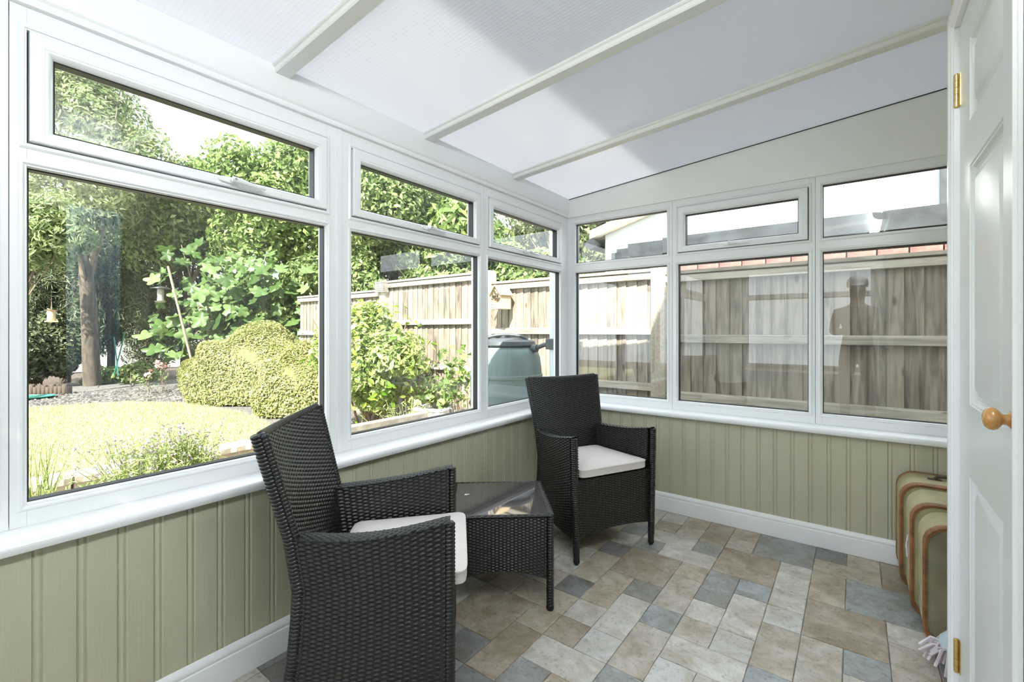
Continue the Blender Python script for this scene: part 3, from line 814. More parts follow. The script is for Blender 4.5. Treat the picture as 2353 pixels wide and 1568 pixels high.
def make_chair():
    root = empty('rattan_armchair')
    W = M['rattan']
    # local axes: x forward, y lateral (left positive)
    def side(sg, inset):
        def P(u, v):
            zb = .125 + .018 * np.sin(np.pi * u)
            zt = Z_R + (Z_A - Z_R) * u - .014 * np.sin(np.pi * u)
            z = zb + (zt - zb) * v
            x = (y_rear(z) + .012) * (1 - u) - .010 * u
            w = w_back(z) * (1 - u) + w_front(z) * u + .020 * np.sin(np.pi * u) - inset
            return np.stack([x, sg * w, z], -1)
        return P
    for sg in (1, -1):
        sheets = [weave(side(sg, .0), .45, .5), weave(side(sg, .048), .45, .5)]
        def top(u, v, sg=sg):
            zt = Z_R + (Z_A - Z_R) * u - .014 * np.sin(np.pi * u) + .004 * np.sin(np.pi * v)
            x = (y_rear(np.full_like(u, .61)) + .012) * (1 - u) + 0.004 * u
            w = .236 * (1 - u) + .286 * u + .020 * np.sin(np.pi * u) + .005 - .058 * v
            return np.stack([x, sg * w, zt], -1)
        sheets.append(weave(top, .45, .058, pu=.013, pv=.0085, amp=.0016))
        V, F = join_np(sheets)
        o = np_mesh('arm_panel', V, F, W, root, smooth=True); o['kind'] = 'stuff'
        # solid dark core so the sheets are not see-through end to end
        uu = np.linspace(0, 1, 12)
        core = MB(); vs = []
        for q in uu:
            for vv in (0.03, .98):
                p = side(sg, .024)(np.array([q]), np.array([vv]))[0]; vs.append(tuple(p))
        core.add(vs, [(2 * i, 2 * i + 2, 2 * i + 3, 2 * i + 1) for i in range(11)]).build('arm_core', M['darkcore'], o)
        # front post + leg
        pf = MB(); wrapped(pf, [(0, sg * (w_front(.06) - .016), .06), (0, sg * (w_front(.655) - .018), .650)], .0185)
        pf.build('front_post', W, root, smooth=60)
        lg = MB(); lg.tube([(0, sg * (w_front(0) - .016), .012), (0, sg * (w_front(.1) - .016), .13)], [.0165, .018], 10)
        lo = lg.build('leg', W, root, smooth=60)
        MB().lathe([(.006, 0), (.011, .0), (.013, .006), (.017, .012), (.0175, .020)], (0, sg * (w_front(0) - .016), 0), 12).build('foot_cap', M['darkcore'], lo, smooth=50)
        # rear leg, continuing up as the wrapped edge of the backrest
        zs = [.02, .13, .25, .36, .45, .53, .61, .70, .80, Z_T]
        br = MB(); wrapped(br, [(float(y_rear(z)), sg * float(w_back(z) - .012), z) for z in zs], .0195)
        br.build('back_post', W, root, smooth=60)
        br2 = MB(); wrapped(br2, [(float(y_rear(z)) + .022, sg * float(w_back(z) - .006), z) for z in zs[1:]], .011)
        br2.build('edge_binding', W, root, smooth=60)
        lg = MB(); lg.tube([(float(y_rear(0)), sg * (.216), 0.0), (float(y_rear(.03)), sg * (.216), .03)], [.015, .0165], 10)
        lg.build('foot_cap', M['darkcore'], root, smooth=60)
    # backrest: front and rear sheets, top binding
    def back(off):
        def P(u, v):
            z = .14 + (Z_T - .006 - .14) * v
            a = 2 * u - 1
            y = a * (w_back(z) - .014)
            x = y_rear(z) + off - .030 * (1 - a * a) * np.clip((z - .3) / .5, 0, 1)
            z2 = z - .012 * (1 - a * a) * v
            return np.stack([x, y, z2], -1)
        return P
    V, F = join_np([weave(back(.026), .49, .77), weave(back(-.004), .49, .77)])
    bo = np_mesh('backrest', V, F, W, root, smooth=True); bo['kind'] = 'stuff'
    core = MB(); vs = []; n = 9
    for q in np.linspace(0, 1, n):
        for vv in np.linspace(0.01, .985, n): vs.append(tuple(back(.011)(np.array([q]), np.array([vv]))[0]))
    core.add(vs, [(i * n + j, (i + 1) * n + j, (i + 1) * n + j + 1, i * n + j + 1) for i in range(n - 1) for j in range(n - 1)]).build('backrest_core', M['darkcore'], bo)
    tb = MB(); wrapped(tb, [tuple(back(.010)(np.array([q]), np.array([1.0]))[0]) for q in np.linspace(0, 1, 14)], .0165)
    tb.build('top_binding', W, root, smooth=60)
    # front apron with a shallow arch, seat
    def apron(off):
        def P(u, v):
            a = 2 * u - 1
            zb = .125 + .020 * (1 - a * a)
            z = zb + (.425 - zb) * v
            return np.stack([np.full_like(u, -.006 + off), a * (w_front(z) - .03), z], -1)
        return P
    V, F = weave(apron(0), .5, .3)
    ao = np_mesh('front_apron', V, F, W, root, smooth=True); ao['kind'] = 'stuff'
    core = MB(); vs = []
    for q in np.linspace(0, 1, 12):
        for vv in (.02, 1): vs.append(tuple(apron(-.008)(np.array([q]), np.array([vv]))[0]))
    core.add(vs, [(2 * i, 2 * i + 2, 2 * i + 3, 2 * i + 1) for i in range(11)]).build('apron_core', M['darkcore'], ao)
    def seat(u, v):
        x = -.43 + .425 * v; w = .205 + .035 * v
        return np.stack([x, (2 * u - 1) * w, np.full_like(u, .428) ], -1)
    V, F = weave(seat, .44, .42)
    so = np_mesh('seat', V, F, W, root, smooth=True); so['kind'] = 'stuff'
    MB().box(-.43, -.012, -.225, .225, .40, .418).build('seat_frame', M['darkcore'], root)
    return root

def make_cushion(overhang=0.0, tilt=0.0):
    """thin box cushion with a piped seam, slightly domed"""
    mb = MB(); n = 20
    L0, L1 = -.405, .004
    rows = []
    def outline(t):
        # superellipse trapezoid
        a = 2 * math.pi * t; c, s = math.cos(a), math.sin(a)
        x = math.copysign(abs(c) ** .16, c); y = math.copysign(abs(s) ** .16, s)
        X = (L0 + L1) / 2 + x * (L1 - L0) / 2
        w = .180 + .050 * (X - L0) / (L1 - L0)
        return X, y * w
    N = 72
    prof = [(.96, 0.0), (.995, .004), (1.0, .010), (1.0, .036), (1.007, .0385), (1.009, .041), (1.007, .0435), (.995, .045), (.93, .050), (.8, .054), (.5, .057), (.2, .0585)]
    vs = []
    cx0 = (L0 + L1) / 2
    for sc, z in prof:
        for i in range(N):
            x, y = outline((i + .5) / N)
            vs.append((cx0 + (x - cx0) * sc, y * sc, z - .006 * (1 if z > .03 else 0) * math.sin((x - L0) / (L1 - L0) * math.pi) ** 2))
    fs = []
    for k in range(len(prof) - 1):
        for i in range(N):
            j = (i + 1) % N; fs.append((k * N + i, k * N + j, (k + 1) * N + j, (k + 1) * N + i))
    fs.append(tuple(range(N))); fs.append(tuple((len(prof) - 1) * N + i for i in range(N)))
    return mb.add(vs, fs)

ch1 = make_chair()
ch1.location = (-1.120, 1.139, 0); ch1.rotation_euler.z = .760
tag(ch1, 'black rattan armchair closest to the camera, turned sideways before the wide garden window', 'chair', 'pair of black rattan armchairs')
ch2 = copy_tree(ch1)
ch2.location = (-1.033, 2.306, 0); ch2.rotation_euler.z = -.462
tag(ch2, 'black woven rattan armchair in the far corner, facing the room beside the side table', 'chair', 'pair of black rattan armchairs')
cu = make_cushion().build('seat_cushion', M['cushion'], smooth=50)
cu.location = Vector((-1.120, 1.139, .440)) + Vector((math.cos(.76), math.sin(.76), 0)) * .050
cu.rotation_euler = (0, 0, .760)
tag(cu, 'thin cream seat cushion slid forward over the edge of the nearest armchair', 'cushion', 'cream seat cushions')
cu2 = cu.copy(); COL.objects.link(cu2)
cu2.location = Vector((-1.033, 2.306, .434)); cu2.rotation_euler = (0, 0, -.462)
tag(cu2, 'thin cream seat cushion on the armchair in the far corner', 'cushion', 'cream seat cushions')

# ---- side table
tang = math.atan2(.645, .765)
tb = empty('side_table', (-1.352, 1.702, 0), tang)
tag(tb, 'low square black rattan side table with a smoked glass top between the two armchairs', 'table')
H, A = .412, .230
for sx in (-1, 1):
    for sy in (-1, 1):
        m = MB(); wrapped(m, [(sx * (A - .017), sy * (A - .017), .014), (sx * (A - .017), sy * (A - .017), H - .012)], .0165, pitch=.012)
        lo = m.build('leg', M['rattan'], tb, smooth=60)
        MB().lathe([(.007, 0), (.014, 0), (.0165, .006), (.017, .016)], (sx * (A - .017), sy * (A - .017), 0), 12).build('foot_cap', M['darkcore'], lo, smooth=50)
for k in range(4):
    ca, sa = math.cos(k * math.pi / 2), math.sin(k * math.pi / 2)
    def P(u, v, ca=ca, sa=sa, off=0.0):
        a = 2 * u - 1; zb = .135 + .038 * (1 - a * a); z = zb + (H - .012 - zb) * v
        x = a * (A - .034); y = np.full_like(u, -(A - .008) + off)
        return np.stack([x * ca - y * sa, x * sa + y * ca, z], -1)
    V, F = weave(P, .40, .26, pu=.0165, pv=.0068)
    o = np_mesh('woven_apron', V, F, M['rattan'], tb, smooth=True); o['kind'] = 'stuff'
    core = MB(); vs = []
    for q in np.linspace(0, 1, 12):
        for vv in (.02, 1): vs.append(tuple(P(np.array([q]), np.array([vv]), off=.010)[0]))
    core.add(vs, [(2 * i, 2 * i + 2, 2 * i + 3, 2 * i + 1) for i in range(11)]).build('apron_core', M['darkcore'], o)
    def Pt(u, v, ca=ca, sa=sa):
        a = 2 * u - 1; inn = A - .026 * v
        x = a * inn; y = -inn * np.ones_like(u); z = H - .004 + .004 * np.sin(np.pi * v)
        return np.stack([x * ca - y * sa, x * sa + y * ca, z], -1)
    V, F = weave(Pt, .44, .026, pu=.014, pv=.0087, amp=.0015)
    o = np_mesh('top_border', V, F, M['rattan'], tb, smooth=True); o['kind'] = 'stuff'
MB().box(-A + .022, A - .022, -A + .022, A - .022, H - .008, H - .001).build('glass_top', M['tableglass'], tb, bevel=.0015)
MB().box(-A + .012, A - .012, -A + .012, A - .012, H - .03, H - .0085).build('top_frame', M['darkcore'], tb)
# torn white sticker left on the glass
st = MB(); st.add([(-.012, -.010, 0), (.004, -.012, 0), (.002, -.002, 0), (.014, -.004, 0), (.010, .008, 0), (.0, .004, 0), (-.006, .010, 0), (-.010, .002, 0)], [(0, 1, 2, 3, 4, 5, 6, 7)])
so = st.build('torn_sticker', M['upvc'], tb, loc=(-.155, .045, H - .0003))

# ---- suitcases
def rrect(w, h, r, n=6):
    pts = []
    for (cx_, cz_, a0) in ((w - r, h - r, 0), (r, h - r, 90), (r, r, 180), (w - r, r, 270)):
        for i in range(n + 1):
            t = math.radians(a0 + 90 * i / n); pts.append((cx_ + r * math.cos(t), cz_ + r * math.sin(t)))
    return pts
def suitcase(x, y1, y0, w, h, label, canv, trims, trm, face, rot=0.0, handle_=False, tagged=False):
    r = .075
    root = empty('suitcase', (x, y1, 0), rot); tag(root, label, 'suitcase', 'old suitcases beside the cupboard door')
    T = y1 - y0; P = rrect(w, h, r); k = len(P)
    c = (w / 2, h / 2)
    def loop(sc, y): return [(c[0] + (px - c[0]) * sc, y, c[1] + (pz - c[1]) * (1 - (1 - sc) * w / h)) for px, pz in P]
    loops = [loop(.90, 0.0), loop(.97, -.004), loop(.985, -.02), loop(.985, -T + .02), loop(.975, -T + .004), loop(.95, -T)]
    vs = [p for L in loops for p in L]
    fs = [(a * k + i, a * k + (i + 1) % k, (a + 1) * k + (i + 1) % k, (a + 1) * k + i) for a in range(len(loops) - 1) for i in range(k)]
    fs.append(tuple(range(k)))
    MB().add(vs, fs).build('body', canv, root, smooth=40)
    MB().add(loop(.955, -T - .001) + loop(.93, -T + .005), [(i, (i + 1) % k, k + (i + 1) % k, k + i) for i in range(k)] + [tuple(range(k, 2 * k))]).build('lid_face', face, root)
    for t in trims:
        y = 0 if t == 'b' else -T; s_ = -1 if t == 'b' else 1
        L = [loop(.93, y), loop(.975, y - s_ * .0035), loop(1.0, y + s_ * .004), loop(1.0, y + s_ * .024), loop(.985, y + s_ * .026)]
        vs = [p for q in L for p in q]
        MB().add(vs, [(a * k + i, a * k + (i + 1) % k, (a + 1) * k + (i + 1) % k, (a + 1) * k + i) for a in range(len(L) - 1) for i in range(k)]).build('leather_trim', trm, root, smooth=40)
    if handle_:
        m = MB(); m.tube([(.13, -T * .45, h - .01), (.145, -T * .45, h + .012), (.20, -T * .45, h + .016), (.27, -T * .45, h + .012), (.285, -T * .45, h - .01)], .008, 8)
        m.build('handle', M['leatherdark'], root, smooth=50)
        MB().box(.11, .16, -T * .45 - .02, -T * .45 + .02, h - .012, h - .002).build('handle_mount', M['leatherdark'], root)
    if tagged:
        m = MB(); m.tube([(.004, -T * .5, .30), (-.004, -T * .52, .25), (.0, -T * .5, .20), (.004, -T * .5, .27)], .0035, 6); m.build('frayed_strap', M['mopstring'], root, smooth=50)
    return root
suitcase(.165, 3.040, 2.800, .42, .500, 'rearmost old canvas suitcase with a dark handle, leaning by the skirting board', M['canvas'], 'bf', M['leather'], M['canvas'], 0, True)
suitcase(.184, 2.792, 2.545, .40, .487, 'middle old canvas suitcase with tan leather edge and frayed strap', M['canvas'], 'f', M['leather'], M['canvas'], 0, False, True)
suitcase(.206, 2.538, 2.330, .38, .470, 'front old canvas suitcase with a darker lid, beside the mop', M['canvas'], 'f', M['leather'], M['canvasdark'], 0)

# ---- string mop standing behind the door casing
mop = empty('string_mop', (.288, 2.235, 0)); tag(mop, 'lilac-white string mop with a pale blue collar standing on the floor by the suitcases', 'mop')
m = MB()
for i in range(60):
    a = random.uniform(0, 2 * math.pi); R = random.uniform(.05, .105)
    e = Vector((R * math.cos(a), R * math.sin(a), random.uniform(.004, .06)))
    mid = Vector((e.x * .7, e.y * .7, .075 + random.uniform(-.015, .02)))
    m.tube([(e.x * .15, e.y * .15, .082), mid, e], [.004, .005, .0055], 5)
ms = m.build('mop_strings', M['mopstring'], mop, smooth=60); ms['kind'] = 'stuff'
MB().lathe([(.02, .070), (.045, .072), (.05, .08), (.046, .105), (.03, .125), (.016, .14), (.014, .18)], (0, 0, 0), 20).build('collar', M['mopplastic'], mop, smooth=40)
MB().tube([(0, 0, .19), (.01, .0, 1.25)], .011, 10).build('handle', M['mopplastic'], mop, smooth=50)

# =====================================================================================
# GARDEN
# =====================================================================================
YFN = 4.3
def tri_mesh(name, pts, mat, parent=None, z=None):
    o = MB().add(pts, [tuple(range(len(pts)))]).build(name, mat, parent); return o
def slab(name, pts, z, mat, th=.08):
    k = len(pts)
    vs = [(x, y, z - th) for x, y in pts] + [(x, y, z) for x, y in pts]
    return MB().add(vs, [(i, (i + 1) % k, k + (i + 1) % k, k + i) for i in range(k)] + [tuple(range(k - 1, -1, -1)), tuple(range(k, 2 * k))]).build(name, mat)
struct(slab('ground', [(-34, -14), (14, -14), (14, 30), (-34, 30)], -.24, M['soil']), 'dark soil ground under the garden', 'ground')
struct(slab('path', [(-5.36, -8), (XL - .09, -8), (XL - .09, YF + .09), (3, YF + .09), (3, YFN), (-5.36, YFN)], -.17, M['path'], .07), 'pale paved strip outside the windows', 'path')
lawn_pts = [(-5.44, -8), (-5.44, 2.45), (-5.9, 2.85), (-6.6, 3.05), (-7.6, 3.12), (-9.2, 3.0), (-10.2, 2.4), (-10.7, 1.3), (-10.8, 0), (-10.6, -8)]
lawn = struct(slab('lawn', lawn_pts, -.05, M['lawnbase'], .18), 'sunlit yellow-green lawn outside the near window', 'lawn')
gvl = struct(slab('gravel_bed', [(-5.44, 2.3), (-5.44, YFN), (-9, YFN + .8), (-14.5, 5.5), (-14.5, -8), (-10.4, -8)], -.085, M['gravel'], .1), 'grey slate gravel bed beyond the lawn', 'gravel')

def _pebbles():
    n = 9000
    gp = [(-10.9, -3), (-10.9, 1.2), (-10.4, 2.5), (-9.2, 3.15), (-8.4, 3.4), (-9.5, 4.6), (-12.8, 4.4), (-13.4, -3)]
    x = rng.uniform(-13.4, -8.4, n); y = rng.uniform(-3, 4.6, n); k = inpoly(x, y, gp); x, y = x[k], y[k]; n = len(x)
    s = rng.uniform(.02, .055, n); a = rng.uniform(0, 6.28, n)
    o = np.array([(1, 0, 0), (0, 1, 0), (-1, 0, 0), (0, -1, 0), (0, 0, .55), (0, 0, -.3)])
    ca, sa = np.cos(a), np.sin(a)
    V = np.empty((n, 6, 3)); V[..., 0] = x[:, None] + s[:, None] * (o[:, 0] * ca[:, None] - .6 * o[:, 1] * sa[:, None])
    V[..., 1] = y[:, None] + s[:, None] * (o[:, 0] * sa[:, None] + .6 * o[:, 1] * ca[:, None]); V[..., 2] = -.082 + s[:, None] * o[:, 2]
    f = np.array([(0, 1, 4), (1, 2, 4), (2, 3, 4), (3, 0, 4)])
    F = (np.arange(n)[:, None, None] * 6 + f).reshape(-1, 3)
    q = np_mesh('slate_chips', V.reshape(-1, 3), F, M['chips'], gvl); q['kind'] = 'stuff'
def inpoly(x, y, P):
    c = np.zeros(len(x), bool); j = len(P) - 1
    for i in range(len(P)):
        xi, yi = P[i]; xj, yj = P[j]
        m = ((yi > y) != (yj > y)) & (x < (xj - xi) * (y - yi) / (yj - yi + 1e-12) + xi)
        c ^= m; j = i
    return c
_pebbles()
# grass blades
n = 130000
gx = rng.uniform(-10.8, -5.44, n); gy = rng.uniform(-2.5, 3.12, n)
k_ = inpoly(gx, gy, lawn_pts); gx, gy = gx[k_], gy[k_]; n = len(gx)
ang = rng.uniform(0, 2 * np.pi, n); hgt = rng.uniform(.018, .05, n); wd = .0045
lean = rng.normal(0, .018, (n, 2))
b0 = np.stack([gx - np.cos(ang) * wd, gy - np.sin(ang) * wd, np.full(n, -.052)], 1)
b1 = np.stack([gx + np.cos(ang) * wd, gy + np.sin(ang) * wd, np.full(n, -.052)], 1)
b2 = np.stack([gx + lean[:, 0], gy + lean[:, 1], -.05 + hgt], 1)
V = np.stack([b0, b1, b2], 1).reshape(-1, 3)
go = np_mesh('grass_blades', V, np.arange(3 * n).reshape(-1, 3), M['grass'], lawn); go['kind'] = 'stuff'

# ---- leaf clouds
def leaves(P, N, size, asp=.5, fold=.25, up=.35, rnd=.7, droop=0.0):
    """P (n,3) positions, N (n,3) outward dirs -> folded diamond leaves (4 verts, 2 tris)"""
    n = len(P)
    nr = N + np.array([0, 0, up]) + rng.normal(0, rnd, (n, 3)); nr /= np.linalg.norm(nr, axis=1, keepdims=True)
    a = rng.normal(0, 1, (n, 3)) + np.array([0, 0, -droop]); a -= nr * (a * nr).sum(1, keepdims=True); a /= np.linalg.norm(a, axis=1, keepdims=True)
    b = np.cross(nr, a)
    s = size * rng.uniform(.65, 1.3, (n, 1))
    base = P - a * s * .5; tip = P + a * s * .5
    mid = P - a * s * .06
    l = mid + b * s * asp * .5 + nr * s * fold * asp; r = mid - b * s * asp * .5 + nr * s * fold * asp
    V = np.stack([base, r, tip, l], 1).reshape(-1, 3)
    i = np.arange(n)[:, None] * 4
    F = np.concatenate([i + np.array([0, 1, 2]), i + np.array([0, 2, 3])])
    return V, F
def blob_points(c, rad, n, nb=26, sub=.34, shell=.6, minz=None):
    """points on many small spheres filling an ellipsoid"""
    c = np.array(c); rad = np.array(rad, float)
    d = rng.normal(0, 1, (nb, 3)); d /= np.linalg.norm(d, axis=1, keepdims=True)
    cb = d * (rng.uniform(.15, 1, (nb, 1)) ** .5) * (1 - sub * .75)
    k = rng.integers(0, nb, n)
    e = rng.normal(0, 1, (n, 3)); e /= np.linalg.norm(e, axis=1, keepdims=True)
    rr = shell + (1 - shell) * rng.uniform(0, 1, (n, 1)) ** .6
    rs = sub * rng.uniform(.7, 1.25, (nb, 1))
    q = cb[k] + e * rr * rs[k]
    P = c + q * rad
    N = e * .8 + q * .4
    if minz is not None:
        m = P[:, 2] > minz; P, N = P[m], N[m]
    return P, N
RTn = np.array(RT)
def tree(name, label, c, rad, n, size, mat, base=None, tr=.12, asp=.5, nb=26, sub=.34, group=None, droop=0.0, cat='tree', trunkmat='bark'):
    base = base or (c[0], c[1], -.2)
    root = empty(name, base); tag(root, label, cat, group)
    P, N = blob_points(np.array(c) - np.array(base), rad, n, nb, sub)
    V, F = leaves(P, N, size, asp, droop=droop)
    o = np_mesh('foliage', V, F, mat, root); o['kind'] = 'stuff'
    cc = Vector(c) - Vector(base)
    m = MB(); m.tube([(0, 0, 0), (cc.x * .3 + .04, cc.y * .3, cc.z * .35), (cc.x * .8, cc.y * .8, cc.z * .75), tuple(cc)], [tr, tr * .85, tr * .6, tr * .3], 10)
    m.build('trunk', M[trunkmat], root, smooth=60)
    m = MB()
    for i in range(16):
        t = random.uniform(.35, .95); st = Vector((cc.x * t, cc.y * t, cc.z * t))
        dv = Vector((random.gauss(0, 1), random.gauss(0, 1), random.uniform(.1, .9))).normalized()
        en = cc + Vector((dv.x * rad[0], dv.y * rad[1], dv.z * rad[2])) * random.uniform(.5, .9)
        mid = st.lerp(en, .5) + Vector((random.gauss(0, .08), random.gauss(0, .08), .08))
        m.tube([st, mid, en], [tr * .3, tr * .18, tr * .06], 6)
    m.build('branches', M['twig'], root, smooth=60)
    return root
g = 'trees beyond the lawn and fence'
tree('broadleaf_tree', 'tall grey-green tree at the left edge of the garden, crown filling the first upper pane', at(180, 345, 10.4), (1.85, 1.85, 2.6), 34000, .14, M['leafB'], tuple(onZ(212, 888, -.1)), .17, .38, 34, .34, g, .6)
tree('broadleaf_tree', 'bright green tree right of the sky gap, leaning over the golden hedges', at(655, 480, 11.2), (1.75, 1.75, 2.1), 26000, .14, M['leafC'], None, .12, .5, 30, .33, g)
tree('broadleaf_tree', 'mid-green bushy tree above the fence in the middle garden window', at(905, 505, 9.6), (2.0, 1.5, 1.75), 30000, .12, M['leafA'], None, .12, .5, 34, .34, g)
tree('broadleaf_tree', 'pale green large-leaved tree behind the insect house post', at(1085, 545, 8.6), (.95, .9, 1.05), 5200, .24, M['leafC'], None, .07, .42, 22, .34, g, 1.2)
tree('broadleaf_tree', 'hazy distant tree seen past the white gable in the corner panes', at(1300, 545, 15), (2.6, 2.0, 1.7), 16000, .2, M['leafB'], None, .15, .5, 26, .36, g)
tree('broadleaf_tree', 'dark shaded tree standing behind the fig and the bird feeder', at(430, 520, 13.5), (2.6, 2.0, 1.9), 26000, .15, M['leafA'], None, .14, .5, 30, .34, g)
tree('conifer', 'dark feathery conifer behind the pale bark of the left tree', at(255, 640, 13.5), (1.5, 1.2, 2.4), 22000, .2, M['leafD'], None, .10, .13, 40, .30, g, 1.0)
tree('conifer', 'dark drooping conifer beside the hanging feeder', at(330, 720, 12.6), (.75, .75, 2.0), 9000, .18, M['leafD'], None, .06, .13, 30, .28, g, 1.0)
tree('broadleaf_tree', 'long-leaved tree hanging low over the left edge of the near window', at(95, 520, 9.0), (1.15, 1.0, 1.1), 9000, .15, M['leafB'], tuple(onZ(-30, 930, -.1)), .05, .28, 22, .34, g, .8)
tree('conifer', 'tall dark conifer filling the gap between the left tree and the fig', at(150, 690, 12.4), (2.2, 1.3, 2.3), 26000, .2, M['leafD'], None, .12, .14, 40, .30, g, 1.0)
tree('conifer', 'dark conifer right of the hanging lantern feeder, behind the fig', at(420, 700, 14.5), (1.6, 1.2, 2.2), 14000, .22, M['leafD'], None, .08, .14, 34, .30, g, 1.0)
sg = 'shrubs round the lawn'
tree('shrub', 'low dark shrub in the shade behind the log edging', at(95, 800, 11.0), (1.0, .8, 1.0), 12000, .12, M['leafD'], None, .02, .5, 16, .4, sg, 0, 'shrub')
tree('shrub', 'small ferny shrub at the back of the gravel bed', at(225, 870, 12.0), (.45, .4, .35), 2200, .10, M['leafA'], tuple(onZ(225, 893, -.1)), .02, .3, 10, .4, sg, 0, 'shrub')
tree('shrub', 'leafy ground shrub left of the golden hedge', at(300, 865, 11.4), (.7, .5, .4), 3500, .11, M['leafA'], tuple(onZ(300, 893, -.1)), .02, .5, 10, .4, sg, 0, 'shrub')
tree('shrub', 'shaded broad shrub behind the golden hedges', at(560, 735, 10.5), (2.0, .9, 1.1), 12000, .15, M['leafA'], None, .05, .5, 20, .4, sg, 0, 'shrub')

bg = 'shrubs behind the fence'
for lab, px, py, d, rx, rz_, nn, mt in [('dense green shrub behind the fence step with the slatted box', 800, 640, 9.3, 1.3, .75, 9000, 'leafA'), ('leafy shrub behind the tall middle fence panel', 985, 632, 8.6, 1.2, .7, 9000, 'leafA'),
        ('light green shrub behind the fence above the water butt', 1200, 628, 8.2, 1.1, .6, 8000, 'leafC'), ('green shrub behind the fence at the edge of the near window', 700, 660, 10.2, 1.2, .9, 8000, 'leafA')]:
    tree('shrub', lab, at(px, py, d), (rx, .6, rz_), nn, .13, M[mt], None, .03, .5, 18, .38, bg, 0, 'shrub')
# ---- fig with big lobed leaves, each its own piece
def lobed(nl=5):
    vs = [(0, 0, 0)]; N = 40
    for i in range(N):
        t = -math.pi * .5 + 2 * math.pi * (i + .5) / N
        ph = (t - math.pi / 2)
        r = .30 + .20 * abs(math.cos(ph * 2.5)) ** 1.4
        r *= .62 + .38 * (1 + math.sin(t)) / 2 + .12
        vs.append((r * math.cos(t), .32 + r * math.sin(t), .05 * math.cos(ph * 5) - .18 * (r ** 2)))
    vs[0] = (0, .30, .03)
    return vs, [(0, i, i % N + 1) for i in range(1, N + 1)]
def objrand_leaf(name, cols):
    m = leaf_mat(name, cols, rough=.38)
    nt = m.node_tree; oi = nt.nodes.new('ShaderNodeObjectInfo')
    r = [q for q in nt.nodes if q.type == 'VALTORGB'][0]
    lk(nt, oi.outputs['Random'], r.inputs['Fac']); return m
figm = objrand_leaf('fig_leaf_object', [(0.045, 0.09, 0.02), (0.095, 0.165, 0.045), (0.18, 0.26, 0.10)])
varm = objrand_leaf('variegated_leaf_object', [(0.12, 0.25, 0.02), (0.32, 0.45, 0.06), (0.58, 0.64, 0.24)])
lv, lf = lobed()
fig_me = bpy.data.meshes.new('leaf'); fig_me.from_pydata(lv, [], lf); fig_me.update(); fig_me.materials.append(figm)
fig_me.polygons.foreach_set('use_smooth', [True] * len(lf))
fb = onZ(500, 905, -.1)
fig = empty('fig_tree', fb); tag(fig, 'fig tree with large lobed green leaves behind the golden hedges', 'tree')
fr = random.Random(3)
stems = []
m = MB()
for i in range(14):
    px = fr.uniform(395, 725); py = fr.uniform(560, 790)
    e = at(px, py, fr.uniform(9.2, 10.2)); mid = fb.lerp(e, .5) + Vector((0, 0, .2))
    m.tube([Vector((fr.gauss(0, .05), fr.gauss(0, .05), 0)), mid - fb, e - fb], [.03, .02, .008], 6); stems.append((mid, e))
m.build('branches', M['twig'], fig, smooth=60)
from mathutils import Euler
for i in range(230):
    px = fr.gauss(560, 90); py = fr.gauss(665, 65)
    if i < 30: px, py = fr.uniform(345, 440), fr.uniform(690, 820)
    if not (345 < px < 735 and 555 < py < 815): px, py = fr.uniform(430, 715), fr.uniform(585, 770)
    p = at(px, py, fr.uniform(9.0, 10.0))
    o = bpy.data.objects.new('leaf', fig_me); COL.objects.link(o); o.parent = fig
    o.location = p - fb
    # face roughly towards light and viewer, tips hanging
    nrm = Vector((fr.gauss(.55, .45), fr.gauss(-.6, .45), fr.gauss(.75, .35))).normalized()
    tip = Vector((fr.gauss(0, .7), fr.gauss(0, .7), -fr.uniform(.2, 1.2)))
    tip = (tip - nrm * tip.dot(nrm)).normalized(); sidev = tip.cross(nrm)
    from mathutils import Matrix
    o.rotation_euler = Matrix((sidev, tip, nrm)).transposed().to_euler()
    sc = fr.uniform(.24, .42); o.scale = (sc, sc, sc)
# pale leaning stake
ck = MB(); a = at(386, 612, 8.8); b = onZ(452, 838 + 75, -.08); b = at(455, 890, 8.8)
ck.tube([Vector((0, 0, 0)), a - b], .022, 8)
tag(ck.build('garden_stake', M['cane'], loc=b, smooth=60), 'pale wooden stake leaning in front of the fig leaves', 'stake')

